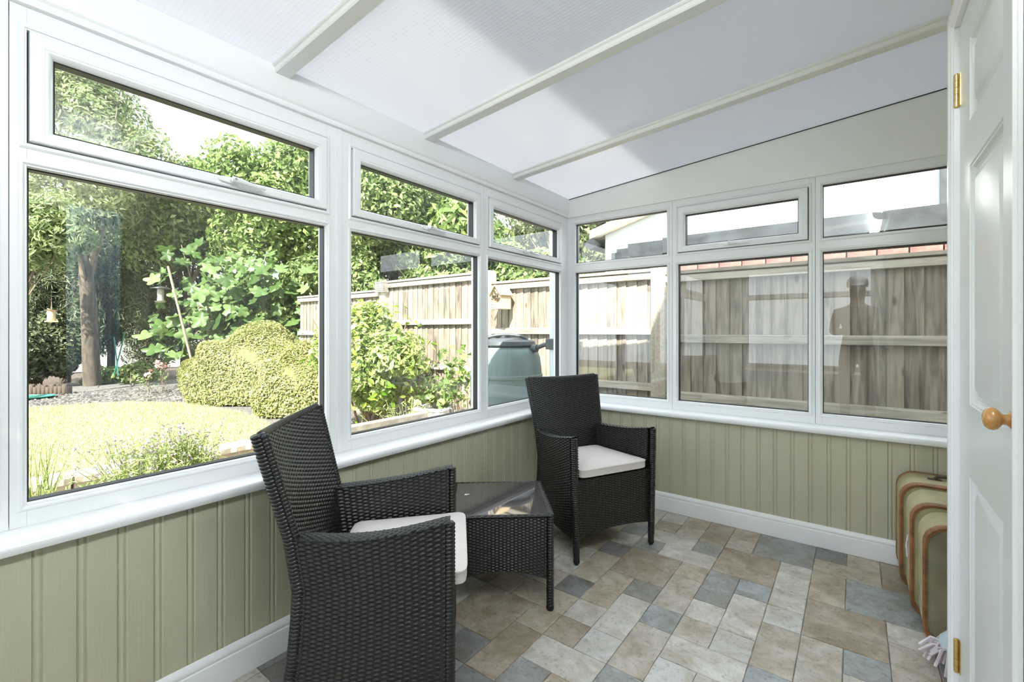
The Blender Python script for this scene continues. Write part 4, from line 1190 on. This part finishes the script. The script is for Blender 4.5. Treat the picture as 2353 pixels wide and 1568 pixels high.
# ---- golden clipped hedges
def hedge(label, c, rl, rd, rh, n, base_z=-.09):
    root = empty('golden_hedge', (c.x, c.y, base_z)); tag(root, label, 'hedge', 'golden clipped hedges')
    e = rng.normal(0, 1, (n, 3)); e /= np.linalg.norm(e, axis=1, keepdims=True)
    e[:, 2] = np.where(e[:, 2] < -.25, -e[:, 2], e[:, 2])
    lump = 1 + .07 * np.sin(e[:, 0] * 5 + 1) * np.cos(e[:, 1] * 4) + .05 * np.sin(e[:, 2] * 7 + e[:, 0] * 6)
    rr = (rng.uniform(.90, 1.02, n) * lump)[:, None]
    L = np.array([RT.x, RT.y, 0]); D = np.array([FW.x, FW.y, 0])
    sq = np.abs(e) ** .8 * np.sign(e)
    sq /= np.maximum(np.linalg.norm(sq, axis=1, keepdims=True), .6)
    P = (sq[:, :1] * rl * L + sq[:, 1:2] * rd * D + (sq[:, 2:] * rh + rh * .35) * np.array([0, 0, 1])) * rr
    N = e[:, :1] * L + e[:, 1:2] * D + e[:, 2:] * np.array([0, 0, 1])
    V, F = leaves(P, N, .055, .34, rnd=.55, up=.5)
    o = np_mesh('foliage', V, F, M['leafG'], root); o['kind'] = 'stuff'
    m = MB(); N2 = 14
    for j in range(9):
        z = -.3 + 1.25 * j / 8; r = math.sqrt(max(0, 1 - (max(-.2, z)) ** 2)) * .9
        for i in range(N2):
            t = 2 * math.pi * i / N2
            p = L * math.cos(t) * r * rl + D * math.sin(t) * r * rd
            m.v.append((p[0], p[1], max(.02, (z * .9 + .35) * rh)))
    for j in range(8):
        for i in range(N2):
            k = (i + 1) % N2; m.f.append((j * N2 + i, j * N2 + k, (j + 1) * N2 + k, (j + 1) * N2 + i))
    m.f.append(tuple(8 * N2 + i for i in range(N2)))
    m.build('inner_mass', M['hedgecore'], root, smooth=60)
hc = at(585, 800, 8.3)
hedge('large golden clipped hedge mound at the end of the lawn', hc, 1.22, .65, .98, 60000)
hc = at(682, 860, 7.1)
hedge('smaller golden clipped hedge mound in front, by the window mullion', hc, .62, .5, .76, 32000)

# ---- variegated shrub
vb = Vector((at(855, 900, 5.75).x, at(855, 900, 5.75).y, -.1))
vsr = empty('variegated_shrub', vb); tag(vsr, 'large bushy yellow-green variegated shrub in front of the fence', 'shrub')
vc = np.array(at(850, 822, 5.75)) - np.array(vb)
P, N = blob_points(vc, (.90, .64, .72), 20000, 60, .30, minz=.10)
V, F = leaves(P, N, .085, .42, up=.5)
o = np_mesh('foliage', V, F, M['leafV'], vsr); o['kind'] = 'stuff'
le = [(0, 0, 0), (.16, .25, .04), (.21, .5, .05), (.13, .8, .03), (0, 1, -.06), (-.13, .8, .03), (-.21, .5, .05), (-.16, .25, .04), (0, .5, -.01)]
var_me = bpy.data.meshes.new('leaf'); var_me.from_pydata(le, [], [(0, 1, 8), (1, 2, 8), (2, 3, 8), (3, 4, 8), (4, 5, 8), (5, 6, 8), (6, 7, 8), (7, 0, 8)]); var_me.update(); var_me.materials.append(varm)
for i in range(260):
    while True:
        e = Vector((fr.gauss(0, 1), fr.gauss(0, 1), fr.gauss(0, 1))).normalized()
        if e.dot(Vector((.6, -.7, .35))) > -.05: break
    p = Vector(vc) + Vector((e.x * .90, e.y * .64, e.z * .76)) * fr.uniform(.86, 1.02)
    if i < 45: p = Vector(vc) + Vector((fr.uniform(-.1, .35), fr.uniform(-.7, -.35), fr.uniform(-.75, -.3)))
    if p.z < .12: p.z = .12 + fr.uniform(0, .3)
    o = bpy.data.objects.new('leaf', var_me); COL.objects.link(o); o.parent = vsr; o.location = p
    nrm = (e + Vector((fr.gauss(0, .5), fr.gauss(0, .5), .5))).normalized()
    tip = Vector((fr.gauss(0, 1), fr.gauss(0, 1), fr.gauss(0, .6))); tip = (tip - nrm * tip.dot(nrm)).normalized()
    o.rotation_euler = Matrix((tip.cross(nrm), tip, nrm)).transposed().to_euler()
    s_ = fr.uniform(.085, .13); o.scale = (s_, s_, s_)
m = MB()
for i in range(12):
    e = Vector(vc) + Vector((fr.gauss(0, .4), fr.gauss(0, .3), fr.gauss(.1, .3)))
    m.tube([(fr.gauss(0, .05), fr.gauss(0, .05), 0), (e.x * .5, e.y * .5, e.z * .55), e], [.018, .012, .005], 6)
m.build('branches', M['twig'], vsr, smooth=60)

# ---- planters with plants by the fence
def planter(label, px, py, d, w, h, zb):
    p = at(px, py, d); root = empty('square_planter', (p.x, p.y, zb), .35); tag(root, label, 'planter', 'pale square planters')
    t = w / 2; b = t * .72; m = MB()
    L = [[(-b, -b, 0), (b, -b, 0), (b, b, 0), (-b, b, 0)], [(-t, -t, h - .035), (t, -t, h - .035), (t, t, h - .035), (-t, t, h - .035)],
         [(-t - .012, -t - .012, h - .033), (t + .012, -t - .012, h - .033), (t + .012, t + .012, h - .033), (-t - .012, t + .012, h - .033)],
         [(-t - .012, -t - .012, h), (t + .012, -t - .012, h), (t + .012, t + .012, h), (-t - .012, t + .012, h)],
         [(-t + .02, -t + .02, h), (t - .02, -t + .02, h), (t - .02, t - .02, h), (-t + .02, t - .02, h)],
         [(-t + .025, -t + .025, h - .05), (t - .025, -t + .025, h - .05), (t - .025, t - .025, h - .05), (-t + .025, t - .025, h - .05)]]
    vs = [q for l in L for q in l]
    m.add(vs, [(a * 4 + c, a * 4 + (c + 1) % 4, a * 4 + 4 + (c + 1) % 4, a * 4 + 4 + c) for a in range(5) for c in range(4)] + [(0, 1, 2, 3)])
    m.build('pot', M['planter'], root)
    MB().box(-t + .024, t - .024, -t + .024, t - .024, h - .08, h - .045).build('compost', M['soil'], root)
    return root, p
def stems(name, label, base, n, hgt, spread, size, mat, cat='plant', asp=.6, lpn=9, group=None, flower=None):
    root = empty(name, base); tag(root, label, cat, group)
    m = MB(); Ps = []; Fl = []
    for i in range(n):
        e = Vector((fr.gauss(0, spread), fr.gauss(0, spread), hgt * fr.uniform(.6, 1.05)))
        s0 = Vector((fr.gauss(0, spread * .35), fr.gauss(0, spread * .35), 0)); mid = s0.lerp(e, .5) + Vector((0, 0, hgt * .06))
        m.tube([s0, mid, e], [.004, .003, .002], 4)
        for j in range(lpn):
            t = fr.uniform(.25, 1); q = s0.lerp(e, t) + Vector((fr.gauss(0, size * .7), fr.gauss(0, size * .7), fr.gauss(0, size * .3))); Ps.append(q)
        Fl.append(e)
    so = m.build('stems', M['twig'] if mat is not M['leafL'] else mat, root, smooth=60)
    P = np.array([tuple(p) for p in Ps]); N = rng.normal(0, .5, P.shape) + np.array([0.1, -.2, .8])
    V, F = leaves(P, N, size, asp); o = np_mesh('foliage', V, F, mat, root); o['kind'] = 'stuff'
    if flower:
        P = np.array([tuple(p + Vector((fr.gauss(0, .008), fr.gauss(0, .008), fr.uniform(-.06, .02)))) for p in Fl for _ in range(6)])
        V, F = leaves(P, rng.normal(0, 1, P.shape), .020, .8); o = np_mesh('flowers', V, F, flower, root); o['kind'] = 'stuff'
    return root
r_, p_ = planter('pale square planter beside the variegated shrub', 1000, 935, 5.35, .36, .42, -.10)
stems('leafy_plant', 'leafy plant in the planter beside the variegated shrub', (p_.x, p_.y, .27), 9, .38, .09, .10, M['leafA'], lpn=10)
r_, p_ = planter('pale square planter next to the water butt', 1052, 945, 5.0, .36, .42, -.10)
stems('leafy_plant', 'tall pale green leafy plant in the planter next to the water butt', (p_.x, p_.y, .27), 12, .75, .11, .095, M['leafC'], lpn=14)
p_ = at(965, 900, 5.6); stems('leafy_plant', 'tall yellow-green plant between the variegated shrub and the planters', (p_.x, p_.y, -.1), 16, 1.05, .16, .085, M['leafV'], lpn=16)
p_ = at(935, 950, 4.7); stems('willowy_plant', 'fine-leaved yellow-green plant at the foot of the variegated shrub', (p_.x, p_.y, -.17), 46, .68, .14, .05, M['leafL'], asp=.2, lpn=16)
p_ = at(870, 985, 4.2); stems('low_plant', 'low silvery green plant behind the grey timber edge', (p_.x, p_.y, -.17), 40, .42, .16, .055, M['leafL'], asp=.45, lpn=14)
# near timber edge of the raised bed
ta, tb_ = onX(815, 990, -3.05), onX(905, 972, -3.05)
zt = onX(830, 975, -3.05).z
tag(MB().box(-3.10, -3.02, ta.y - .5, tb_.y + .35, -.17, zt).build('timber_edge', M['nearwood'], bevel=.006), 'grey timber edge of the raised bed below the middle garden window', 'timber')

# ---- lavender, grasses and kerb by the lawn
for i, (y0, y1) in enumerate([(-.75, -.22), (-.20, .32), (.34, .86), (.88, 1.38), (1.40, 1.92), (1.94, 2.42)]):
    lab = ['first', 'second', 'third', 'fourth', 'fifth', 'sixth'][i]
    m = MB(); N = 10
    for j in range(N + 1):
        y = y0 + (y1 - y0) * j / N; w = .012 * math.sin(j * 2.1 + i)
        m.v += [(-5.44, y, -.2), (-5.44, y, -.012), (-5.27 + w, y, -.012), (-5.255 + w, y, -.035), (-5.26 + w * .5, y, -.085), (-5.30, y, -.09), (-5.30, y, -.2)]
    for j in range(N):
        for c in range(7):
            d = (c + 1) % 7; m.f.append((j * 7 + c, j * 7 + d, (j + 1) * 7 + d, (j + 1) * 7 + c))
    m.f += [tuple(range(7)), tuple(N * 7 + c for c in range(7))]
    o = m.build('kerb_stone', M['kerb'])
    tag(o, f'rough sandstone kerb along the lawn edge, {lab} stone from the left', 'kerb', 'sandstone kerbs along the lawn')
lp = onZ(330, 1085, -.17)
for i, (px, py, n_) in enumerate([(310, 1100, 60), (395, 1085, 60), (440, 1070, 40)]):
    p = at(px, py, 3.45 + .1 * i)
    stems('lavender', 'lavender plant in front of the kerb, ' + ['left', 'middle', 'right'][i] + ' of three', (p.x, p.y, -.17), int(n_ * 1.3), .55 + .03 * i, .13, .06, M['leafL'], asp=.16, lpn=20, group='lavender in front of the kerb', flower=M['petal'])
for i, (px, py) in enumerate([(88, 1140), (140, 1160), (215, 1150)]):
    p = at(px, py, 3.1)
    stems('ornamental_grass', ['tall wispy grass at the left edge of the near window', 'low pale plant under the kerb beside the tall grass', 'low pale plant under the kerb next to the lavender'][i], (p.x, p.y, -.17), [36, 40, 40][i], [.6, .28, .28][i], .12, .045, M['leafL'], asp=.15 if i == 0 else .4, lpn=8 if i == 0 else 14)
# pink flowers in the shade
for i, (px, py) in enumerate([(372, 838), (343, 862)]):
    p = at(px, py, 9.4)
    stems('pink_flower', ['larger pink flower cluster left of the golden hedge', 'small pink flower cluster low beside the gravel'][i], (p.x, p.y, -.09), 5, p.z + .12, .07, .07, M['leafA'], 'flower', .5, 8, None, None)
    e = np.array([tuple(p + Vector((fr.gauss(0, .06), fr.gauss(0, .06), fr.gauss(0, .04)))) for _ in range(26 if i == 0 else 12)])
    V, F = leaves(e - np.array([p.x, p.y, -.09]), rng.normal(0, 1, e.shape) + np.array([.4, -.6, .5]), .08, .8)
    o = np_mesh('petals', V, F, M['pink'], [q for q in COL.objects if q.name.startswith('pink_flower')][-1]); o['kind'] = 'stuff'

# log edging and green dish at the far left
for i in range(11):
    p = onZ(64 + i * 9.5, 905, -.08)
    h_ = .17 + .03 * math.sin(i * 2.3)
    m = MB().lathe([(.04, 0), (.048, .01), (.048, h_ - .01), (.042, h_)], (0, 0, 0), 12)
    tag(m.build('edging_log', M['bark'], loc=(p.x, p.y, -.085), smooth=50), ['first', 'second', 'third', 'fourth', 'fifth', 'sixth', 'seventh', 'eighth', 'ninth', 'tenth', 'eleventh'][i] + ' short upright log from the left in the edging row behind the gravel', 'log', 'log edging row')
p = onZ(85, 916, -.08)
tag(MB().lathe([(.05, 0), (.22, .02), (.26, .05), (.25, .055), (.2, .03), (.04, .012)], (p.x, p.y, -.085), 28).build('garden_dish', M['greenplastic'], smooth=50), 'green dish lying on the gravel at the far left', 'dish')
# crossed green stakes
for i, (a_, b_) in enumerate([((288, 762), (262, 862)), ((262, 775), (272, 862))]):
    A_ = at(*a_, 11.0); B_ = at(*b_, 11.0)
    tag(MB().tube([(0, 0, 0), A_ - B_], .014, 8).build('plant_support', M['greenplastic'], loc=B_, smooth=60), ['long leaning green plant support behind the gravel', 'short upright green plant support behind the gravel'][i], 'stake')
# hanging feeders
def feeder(label, px, py, d, kind):
    p = at(px, py, d); root = empty('bird_feeder', p); tag(root, label, 'bird feeder', 'hanging bird feeders')
    if kind == 0:
        MB().lathe([(.01, .20), (.03, .20), (.16, .165), (.165, .155), (.02, .17)], (0, 0, 0), 20).build('roof', M['gutter'], root, smooth=40)
        MB().lathe([(.055, -.08), (.058, -.07), (.050, .0), (.058, .07), (.05, .16)], (0, 0, 0), 18).build('seed_tube', M['acrylic'], root, smooth=50)
        MB().lathe([(.02, -.12), (.09, -.10), (.095, -.09), (.05, -.085)], (0, 0, 0), 18).build('tray', M['acrylic'], root, smooth=50)
        MB().tube([(0, 0, .2), (0, 0, .62)], .006, 6).build('hanger', M['gutter'], root)
    else:
        MB().box(-.11, .11, -.09, .09, -.17, -.14).build('tray', M['houseWood'], root)
        MB().lathe([(.055, -.14), (.07, -.10), (.062, -.02), (.07, .07), (.10, .09)], (0, 0, 0), 14).build('body', M['houseWood'], root, smooth=50)
        m = MB(); m.tube([(-.06, 0, .09), (0, 0, .30), (.06, 0, .09)], .005, 6); m.tube([(0, 0, .3), (0, 0, .75)], .004, 6); m.build('hanger', M['cane'], root)
feeder('lantern-shaped bird feeder hanging beside the leaning stake', 369, 682, 8.9, 0)
feeder('pale wooden bird feeder hanging in front of the left tree trunk', 118, 722, 9.6, 1)

# pale wall far behind the trees
tag(MB().box(-21.5, -21.2, -9, 16, -.2, 1.9).build('garden_wall', M['farwall']), 'pale wall glimpsed in gaps far behind the trees', 'wall')

# ---- fence
fw = empty('fence', (-3.0, YFN, 0)); tag(fw, 'weathered close-board fence running behind the water butt and the fence-side windows', 'fence')
def fpart(nm, x0, x1, y0, y1, z0, z1, mat, fn=None):
    cx_, cy_, cz_ = (x0 + x1) / 2, (y0 + y1) / 2, (z0 + z1) / 2
    return MB().box(x0 - cx_, x1 - cx_, y0 - cy_, y1 - cy_, z0 - cz_, z1 - cz_, fn).build(nm, mat, fw, loc=(cx_ + 3.0, cy_ - YFN, cz_))
fsec = [(-8.0, -5.62, 1.80, 1.20, .62), (-5.50, -3.62, 1.915, 1.355, .76), (-3.50, -1.54, 1.775, 1.235, .70), (-1.41, 1.6, 1.735, 1.165, .645)]
me_cache = {}
for si, (x0, x1, zt_, zm, zlw) in enumerate(fsec):
    x = x0
    while x < x1 - .02:
        w = .118 + fr.uniform(-.006, .006)
        xe = min(x + w, x1); cx_ = (x + xe) / 2; hw = (xe - x) / 2
        tl = fr.uniform(-.004, .004); z0, z1 = -.15, zt_ - .03 + fr.uniform(-.01, .004)
        zc = (z0 + z1) / 2; hz_ = (z1 - z0) / 2
        vs = [(-hw, .012, -hz_), (hw, -.002, -hz_), (hw, .008, -hz_), (-hw, .026, -hz_), (-hw, .012, hz_ + tl), (hw, -.002, hz_ + tl), (hw, .008, hz_ + tl), (-hw, .026, hz_ + tl)]
        MB().add(vs, [(3, 2, 1, 0), (4, 5, 6, 7), (0, 1, 5, 4), (1, 2, 6, 5), (2, 3, 7, 6), (3, 0, 4, 7)]).build('fence_board', M['fencewood'], fw, loc=(cx_ + 3.0, 0, zc))
        x += w - .014
    for z, hgt in ((zt_ - .05, .072), (zm - .035, .075), (zlw - .035, .075)):
        zc = z
        cx_ = (x0 + x1) / 2; hw = (x1 - x0) / 2
        vs = [(-hw, -.002, -hgt / 2), (hw, -.002, -hgt / 2), (hw, -.002, hgt / 2), (-hw, -.002, hgt / 2), (-hw, -.045, -hgt / 2 + .004), (hw, -.045, -hgt / 2 + .004), (hw, -.04, hgt / 2 - .012), (-hw, -.04, hgt / 2 - .012)]
        MB().add(vs, [(3, 2, 1, 0), (4, 5, 6, 7), (0, 1, 5, 4), (1, 2, 6, 5), (2, 3, 7, 6), (3, 0, 4, 7)]).build('rail', M['railwood'], fw, loc=(cx_ + 3.0, 0, zc))
    fpart('capping', x0, x1, YFN - .05, YFN + .04, zt_ - .012, zt_ + .016, M['railwood'])
for (px0, px1, zt_, mt) in ((-5.62, -5.50, 1.93, 'railwood'), (-3.62, -3.50, 1.93, 'railwood'), (-1.54, -1.41, 1.86, 'concrete')):
    fpart('post', px0, px1, YFN - .07, YFN + .05, -.2, zt_, M[mt])
# insect house on the post
ih = empty('insect_house', (onY(1150, 690, YFN - .16).x, YFN - .16, onY(1150, 690, YFN - .16).z), -.15)
tag(ih, 'small wooden insect house with a pitched roof fixed to the fence post', 'insect house')
hw, hd, hh = .085, .085, .105
m = MB(); m.box(-hw, hw, -hd + .02, hd, -hh, hh * .55)
m.add([(-hw, -hd + .02, hh * .55), (hw, -hd + .02, hh * .55), (0, -hd + .02, hh * 1.5), (-hw, hd, hh * .55), (hw, hd, hh * .55), (0, hd, hh * 1.5)], [(0, 1, 2), (3, 5, 4), (0, 3, 4, 1), (1, 4, 5, 2), (0, 2, 5, 3)])
m.build('box', M['houseWood'], ih)
for s_ in (-1, 1):
    a = math.atan2(hh * .95, hw) ; L_ = .150
    c_, sn = math.cos(a), math.sin(a)
    vs = [(s_ * t * c_ * L_ + s_ * o_ * sn, y, hh * 1.52 - t * sn * L_ + o_ * c_) for o_ in (0, .012) for y in (-hd - .01, hd + .02) for t in (-.02, 1)]
    MB().add(vs, [(0, 2, 3, 1), (4, 5, 7, 6), (0, 1, 5, 4), (2, 6, 7, 3), (0, 4, 6, 2), (1, 3, 7, 5)]).build('roof_board', M['houseWood'], ih)
MB().box(-hw, hw, -hd - .005, -hd + .022, -hh, -hh * .28).build('front_plate', M['houseWood'], ih)
m = MB()
for r_ in range(2):
    for c in range(4):
        x = -.052 + c * .035; z = -.085 + r_ * .032
        m.lathe([(.0005, -hd - .0065), (.006, -hd - .0065)], (x, 0, z), 10, 'Y')
m.build('drill_holes', M['gutter'], ih)
m = MB()
for i in range(34):
    x = fr.uniform(-.07, .07); z = fr.uniform(-.02, .12)
    if abs(x) > .075 * (1 - max(0, z - .055) / .10): continue
    m.tube([(x, -hd + .01, z), (x + fr.gauss(0, .003), -hd - .004, z)], fr.uniform(.006, .011), 7)
q = m.build('cane_bundle', M['bark'], ih, smooth=50); q['kind'] = 'stuff'
# slatted box on the left fence
p = onY(878, 660, YFN - .06)
sb = empty('slatted_box', (p.x, YFN - .07, p.z)); tag(sb, 'small weathered slatted box fixed at the step in the fence', 'box')
MB().box(-.10, .10, -.02, .05, -.075, .075).build('back', M['nearwood'], sb)
for i in range(6): MB().box(-.10, .10, -.045, -.02, -.075 + i * .026, -.055 + i * .026).build('slat', M['railwood'], sb)

# ---- water butt, stand, downpipe
wbp = at(1163, 900, 4.12); wx, wy = wbp.x, wbp.y
wb_ = empty('water_butt', (wx, wy, -.17)); tag(wb_, 'grey-green plastic water butt with a dark lid outside the corner window', 'water butt')
zt_ = at(1163, 795, 4.12).z + .17
S = zt_
R0 = .322
prof = [(.20, .30), (.262, .30), (.272, .33), (.285, .42), (.302, .50), (.3035, .515), (.309, .52), (.3135, .53), (.309, .54), (.312, .62), (.319, .72), (R0, S - .30), (R0, S - .285), (R0 + .004, S - .28), (R0 + .006, S - .265), (R0 + .004, S - .25), (R0 - .002, S - .245), (R0 - .006, S - .18), (.305, S - .10), (.285, S - .045), (.255, S - .012), (.23, S), (.05, S)]
MB().lathe(prof, (0, 0, 0), 48).build('barrel', M['butt'], wb_, smooth=35)
MB().lathe([(.20, 0), (.24, 0), (.25, .02), (.235, .27), (.265, .285), (.265, .30), (.1, .30)], (0, 0, 0), 40).build('stand', M['buttlid'], wb_, smooth=40)
lid = MB().lathe([(.23, S), (.262, S + .002), (.266, S + .012), (.258, S + .040), (.235, S + .050), (.13, S + .070), (.02, S + .076)], (0, 0, 0), 48).build('lid', M['buttlid'], wb_, smooth=35)
m = MB()
for s_ in (-1, 1):
    pts = [(math.cos(t) * .19, s_ * .075 + .0, S + .045 + .055 * math.sin(t)) for t in np.linspace(.15, math.pi - .15, 12)]
    m.tube([(x * RT.x - y * RT.y, x * RT.y + y * RT.x, z) for x, y, z in pts], .014, 8)
m.box(-.05, .05, -.09, .09, S + .06, S + .092)
m.build('lid_handle', M['buttlid'], lid, smooth=50)
dpp = onY(1272, 700, 3.30)
ap = Vector((dpp.x, dpp.y, at(1260, 790, 4.0).z))
oc = Vector((wx, wy, 0)); dv = (Vector((ap.x, ap.y, 0)) - oc).normalized()
zc_ = at(1220, 800, 4.05).z
s0 = oc + dv * .300; s0.z = zc_
m = MB(); m.tube([s0 - dv * .03, s0 + dv * .02], .034, 14); m.build('hose_collar', M['buttlid'], wb_, smooth=50, loc=(-wx, -wy, .17))
m = MB(); m.tube([s0, s0.lerp(ap, .5) + Vector((0, 0, .012)), ap + Vector((0, 0, .0))], .019, 10); m.build('overflow_hose', M['buttlid'], wb_, smooth=60, loc=(-wx, -wy, .17))
dpo = empty('downpipe', (dpp.x, dpp.y, -.17)); tag(dpo, 'pale round downpipe beside the corner window frame with a dark diverter', 'downpipe')
m = MB(); m.tube([(0, 0, 0), (0, 0, 2.45)], .034, 16); m.build('pipe', M['pipe'], dpo, smooth=60)
for z in (.85, 1.75):
    MB().tube([(0, 0, z - .02), (0, 0, z + .02)], .038, 16).build('joint_collar', M['pipe'], dpo, smooth=50)
MB().box(-.05, .05, -.05, .05, ap.z + .17 - .045, ap.z + .17 + .045).build('diverter', M['buttlid'], dpo, bevel=.006)

# ---- neighbour's garage and white house
YG = 5.4
gr = empty('garage', (0, YG, -.2)); tag(gr, 'low red-brick garage with a dark fascia behind the fence', 'garage')
X0 = onY(1412, 585, YG).x
MB().box(X0 + .12, 4.0, .012, 2.5, 0, 2.30).build('mortar_wall', M['mortar'], gr)
bx0 = X0 + .12
bm_ = MB().box(-.1075, .1075, -.05, .012, -.0325, .0325)
first = None
for c in range(6):
    zc = 2.26 - c * .075
    x = bx0 + .1075 + (.1125 if c % 2 else 0)
    while x < 1.4:
        if first is None: first = bm_.build('brick', M['brick'], gr, loc=(x, 0.012, zc), bevel=.003)
        else:
            o = bpy.data.objects.new('brick', first.data); COL.objects.link(o); o.parent = gr; o.location = (x, .012 + fr.uniform(-.003, .003), zc)
        x += .225
xs = onY(1451, 560, YG).x
MB().box(X0, xs, -.10, .05, 2.26, 2.37).build('fascia', M['darkfascia'], gr)
MB().box(xs, xs + .42, -.12, .05, 2.28, 2.455).build('fascia', M['darkfascia'], gr)
MB().box(xs + .425, 4.0, -.13, .05, 2.30, 2.475).build('fascia', M['darkfascia'], gr)
MB().box(X0 + .05, 4.0, -.05, 2.5, 2.37, 2.42).build('roof', M['darkfascia'], gr)
YH = 8.2
wh = empty('white_house', (0, YH, -.2)); tag(wh, 'white rendered house gable rising behind the garage', 'house')
xl = onY(1391, 560, YH).x; ze = onY(1391, 541, YH).z + .2
p2 = onY(1504, 491, YH); slp = (p2.z + .2 - ze) / (p2.x - xl)
xr_ = onY(2156, 450, YH).x
za = ze + slp * (xr_ - xl)
MB().add([(xl, 0, 0), (xr_, 0, 0), (xr_, 0, za), (xl, 0, ze), (xl, 5, 0), (xr_, 5, 0), (xr_, 5, za), (xl, 5, ze)], [(0, 1, 2, 3), (5, 4, 7, 6), (0, 4, 5, 1), (3, 2, 6, 7), (0, 3, 7, 4), (1, 5, 6, 2)]).build('gable_wall', M['render'], wh)
d_ = .16
MB().add([(xl - .25, -.18, ze - .25 * slp), (xr_, -.18, za), (xr_, -.18, za + d_), (xl - .25, -.18, ze - .25 * slp + d_), (xl - .25, 5, ze - .25 * slp), (xr_, 5, za), (xr_, 5, za + d_), (xl - .25, 5, ze - .25 * slp + d_)],
         [(0, 1, 2, 3), (5, 4, 7, 6), (0, 4, 5, 1), (3, 2, 6, 7), (0, 3, 7, 4), (1, 5, 6, 2)]).build('roof_verge', M['rooftile'], wh)
MB().lathe([(.001, -.25), (.10, -.25), (.10, 5.0), (.001, 5.0)], (xl - .20, 0, ze - .30 * slp - .10), 12, 'Y').build('gutter', M['gutter'], wh, smooth=40)
MB().box(xr_ + .01, xr_ + .30, -.1, .3, 0, 8.0).build('dark_pier', M['darkfascia'], wh)
MB().box(xr_ - .05, xr_ + .01, -.06, .05, 0, 8.0).build('downpipe', M['pipe'], wh)

# ---- photographer behind the camera, seen only as a reflection in the fence-side pane
def person():
    root = empty('person', (.02, -.52, 0)); tag(root, 'person in a cap and grey shirt holding a camera, reflected in the fence-side pane', 'person')
    J = [(0, 0, .95, .145), (0, .03, 1.15, .135), (0, .10, 1.38, .15), (0, .15, 1.50, .06), (0, .20, 1.58, .075), (0, .21, 1.68, .09), (0, .20, 1.76, .075),
         (-.19, .10, 1.42, .065), (-.235, .13, 1.18, .05), (-.12, .34, 1.20, .038), (-.06, .38, 1.20, .035), (.19, .10, 1.42, .065), (.235, .13, 1.18, .05), (.12, .34, 1.20, .038), (.06, .38, 1.20, .035),
         (-.10, 0, .88, .10), (-.12, .02, .48, .065), (-.12, -.02, .10, .045), (-.13, .12, .045, .04), (.10, 0, .88, .10), (.12, .02, .48, .065), (.12, -.02, .10, .045), (.13, .12, .045, .04)]
    E_ = [(0, 1), (1, 2), (2, 3), (3, 4), (4, 5), (5, 6), (2, 7), (7, 8), (8, 9), (9, 10), (2, 11), (11, 12), (12, 13), (13, 14), (0, 15), (15, 16), (16, 17), (17, 18), (0, 19), (19, 20), (20, 21), (21, 22)]
    me = bpy.data.meshes.new('body'); me.from_pydata([j[:3] for j in J], E_, []); me.update()
    o = link('body', me, root)
    sk = o.modifiers.new('skin', 'SKIN')
    if not me.skin_vertices: 
        bm = bmesh.new(); bm.from_mesh(me); bm.verts.layers.skin.verify(); bm.to_mesh(me); bm.free()
    for i, j in enumerate(J): me.skin_vertices[0].data[i].radius = (j[3], j[3]); me.skin_vertices[0].data[i].use_root = (i == 0)
    o.modifiers.new('sub', 'SUBSURF').levels = 2; o.modifiers['sub'].render_levels = 2
    m, nt, b = new_mat('person_skin_and_clothes')
    tc = nt.nodes.new('ShaderNodeTexCoord'); sp_ = nt.nodes.new('ShaderNodeSeparateXYZ'); lk(nt, tc.outputs['Object'], sp_.inputs[0])
    rp = ramp(nt, [(0.0, (.05, .05, .07)), (.455, (.05, .05, .07)), (.456, (.16, .17, .18)), (.735, (.16, .17, .18)), (.74, (.55, .33, .25))])
    rp.color_ramp.interpolation = 'CONSTANT'
    dv_ = nt.nodes.new('ShaderNodeMath'); dv_.operation = 'DIVIDE'; dv_.inputs[1].default_value = 2.0
    lk(nt, sp_.outputs['Z'], dv_.inputs[0]); lk(nt, dv_.outputs[0], rp.inputs['Fac']); lk(nt, rp.outputs['Color'], b.inputs['Base Color']); b.inputs['Roughness'].default_value = .8
    me.materials.append(m)
    MB().lathe([(.098, 1.71), (.104, 1.74), (.098, 1.79), (.07, 1.83), (.01, 1.845)], (0, .205, 0), 24).build('cap', M['cloth'], root, smooth=50)
    MB().add([(-.075, .28, 1.735), (.075, .28, 1.735), (.055, .385, 1.715), (-.055, .385, 1.715), (-.075, .28, 1.742), (.075, .28, 1.742), (.055, .385, 1.722), (-.055, .385, 1.722)], [(0, 1, 2, 3), (4, 5, 6, 7), (0, 1, 5, 4), (1, 2, 6, 5), (2, 3, 7, 6), (3, 0, 4, 7)]).build('cap_peak', M['cloth'], root)
    for s_ in (-1, 1):
        h = MB()
        for k in range(5):
            x = s_ * (.062 - .001 * k); z = 1.235 - .018 * k
            h.tube([(s_ * .085, .37, z), (x, .405, z), (s_ * .035, .415, z - .004)], [.009, .0085, .007], 8)
        h.build('fingers', M['skin'], root, smooth=60)
    kam = empty('photo_camera', (.02, -.13, 1.15)); tag(kam, 'black camera held by the person, reflected in the fence-side pane', 'camera')
    MB().box(-.065, .065, -.03, .03, 0, .085).box(-.025, .025, -.025, .025, .085, .105).build('camera_body', M['gutter'], kam, bevel=.006)
    MB().lathe([(.001, 0), (.034, 0), (.034, .04), (.028, .04), (.001, .035)], (0, .03, .042), 24, 'Y').build('lens', M['gutter'], kam, smooth=40)
person()
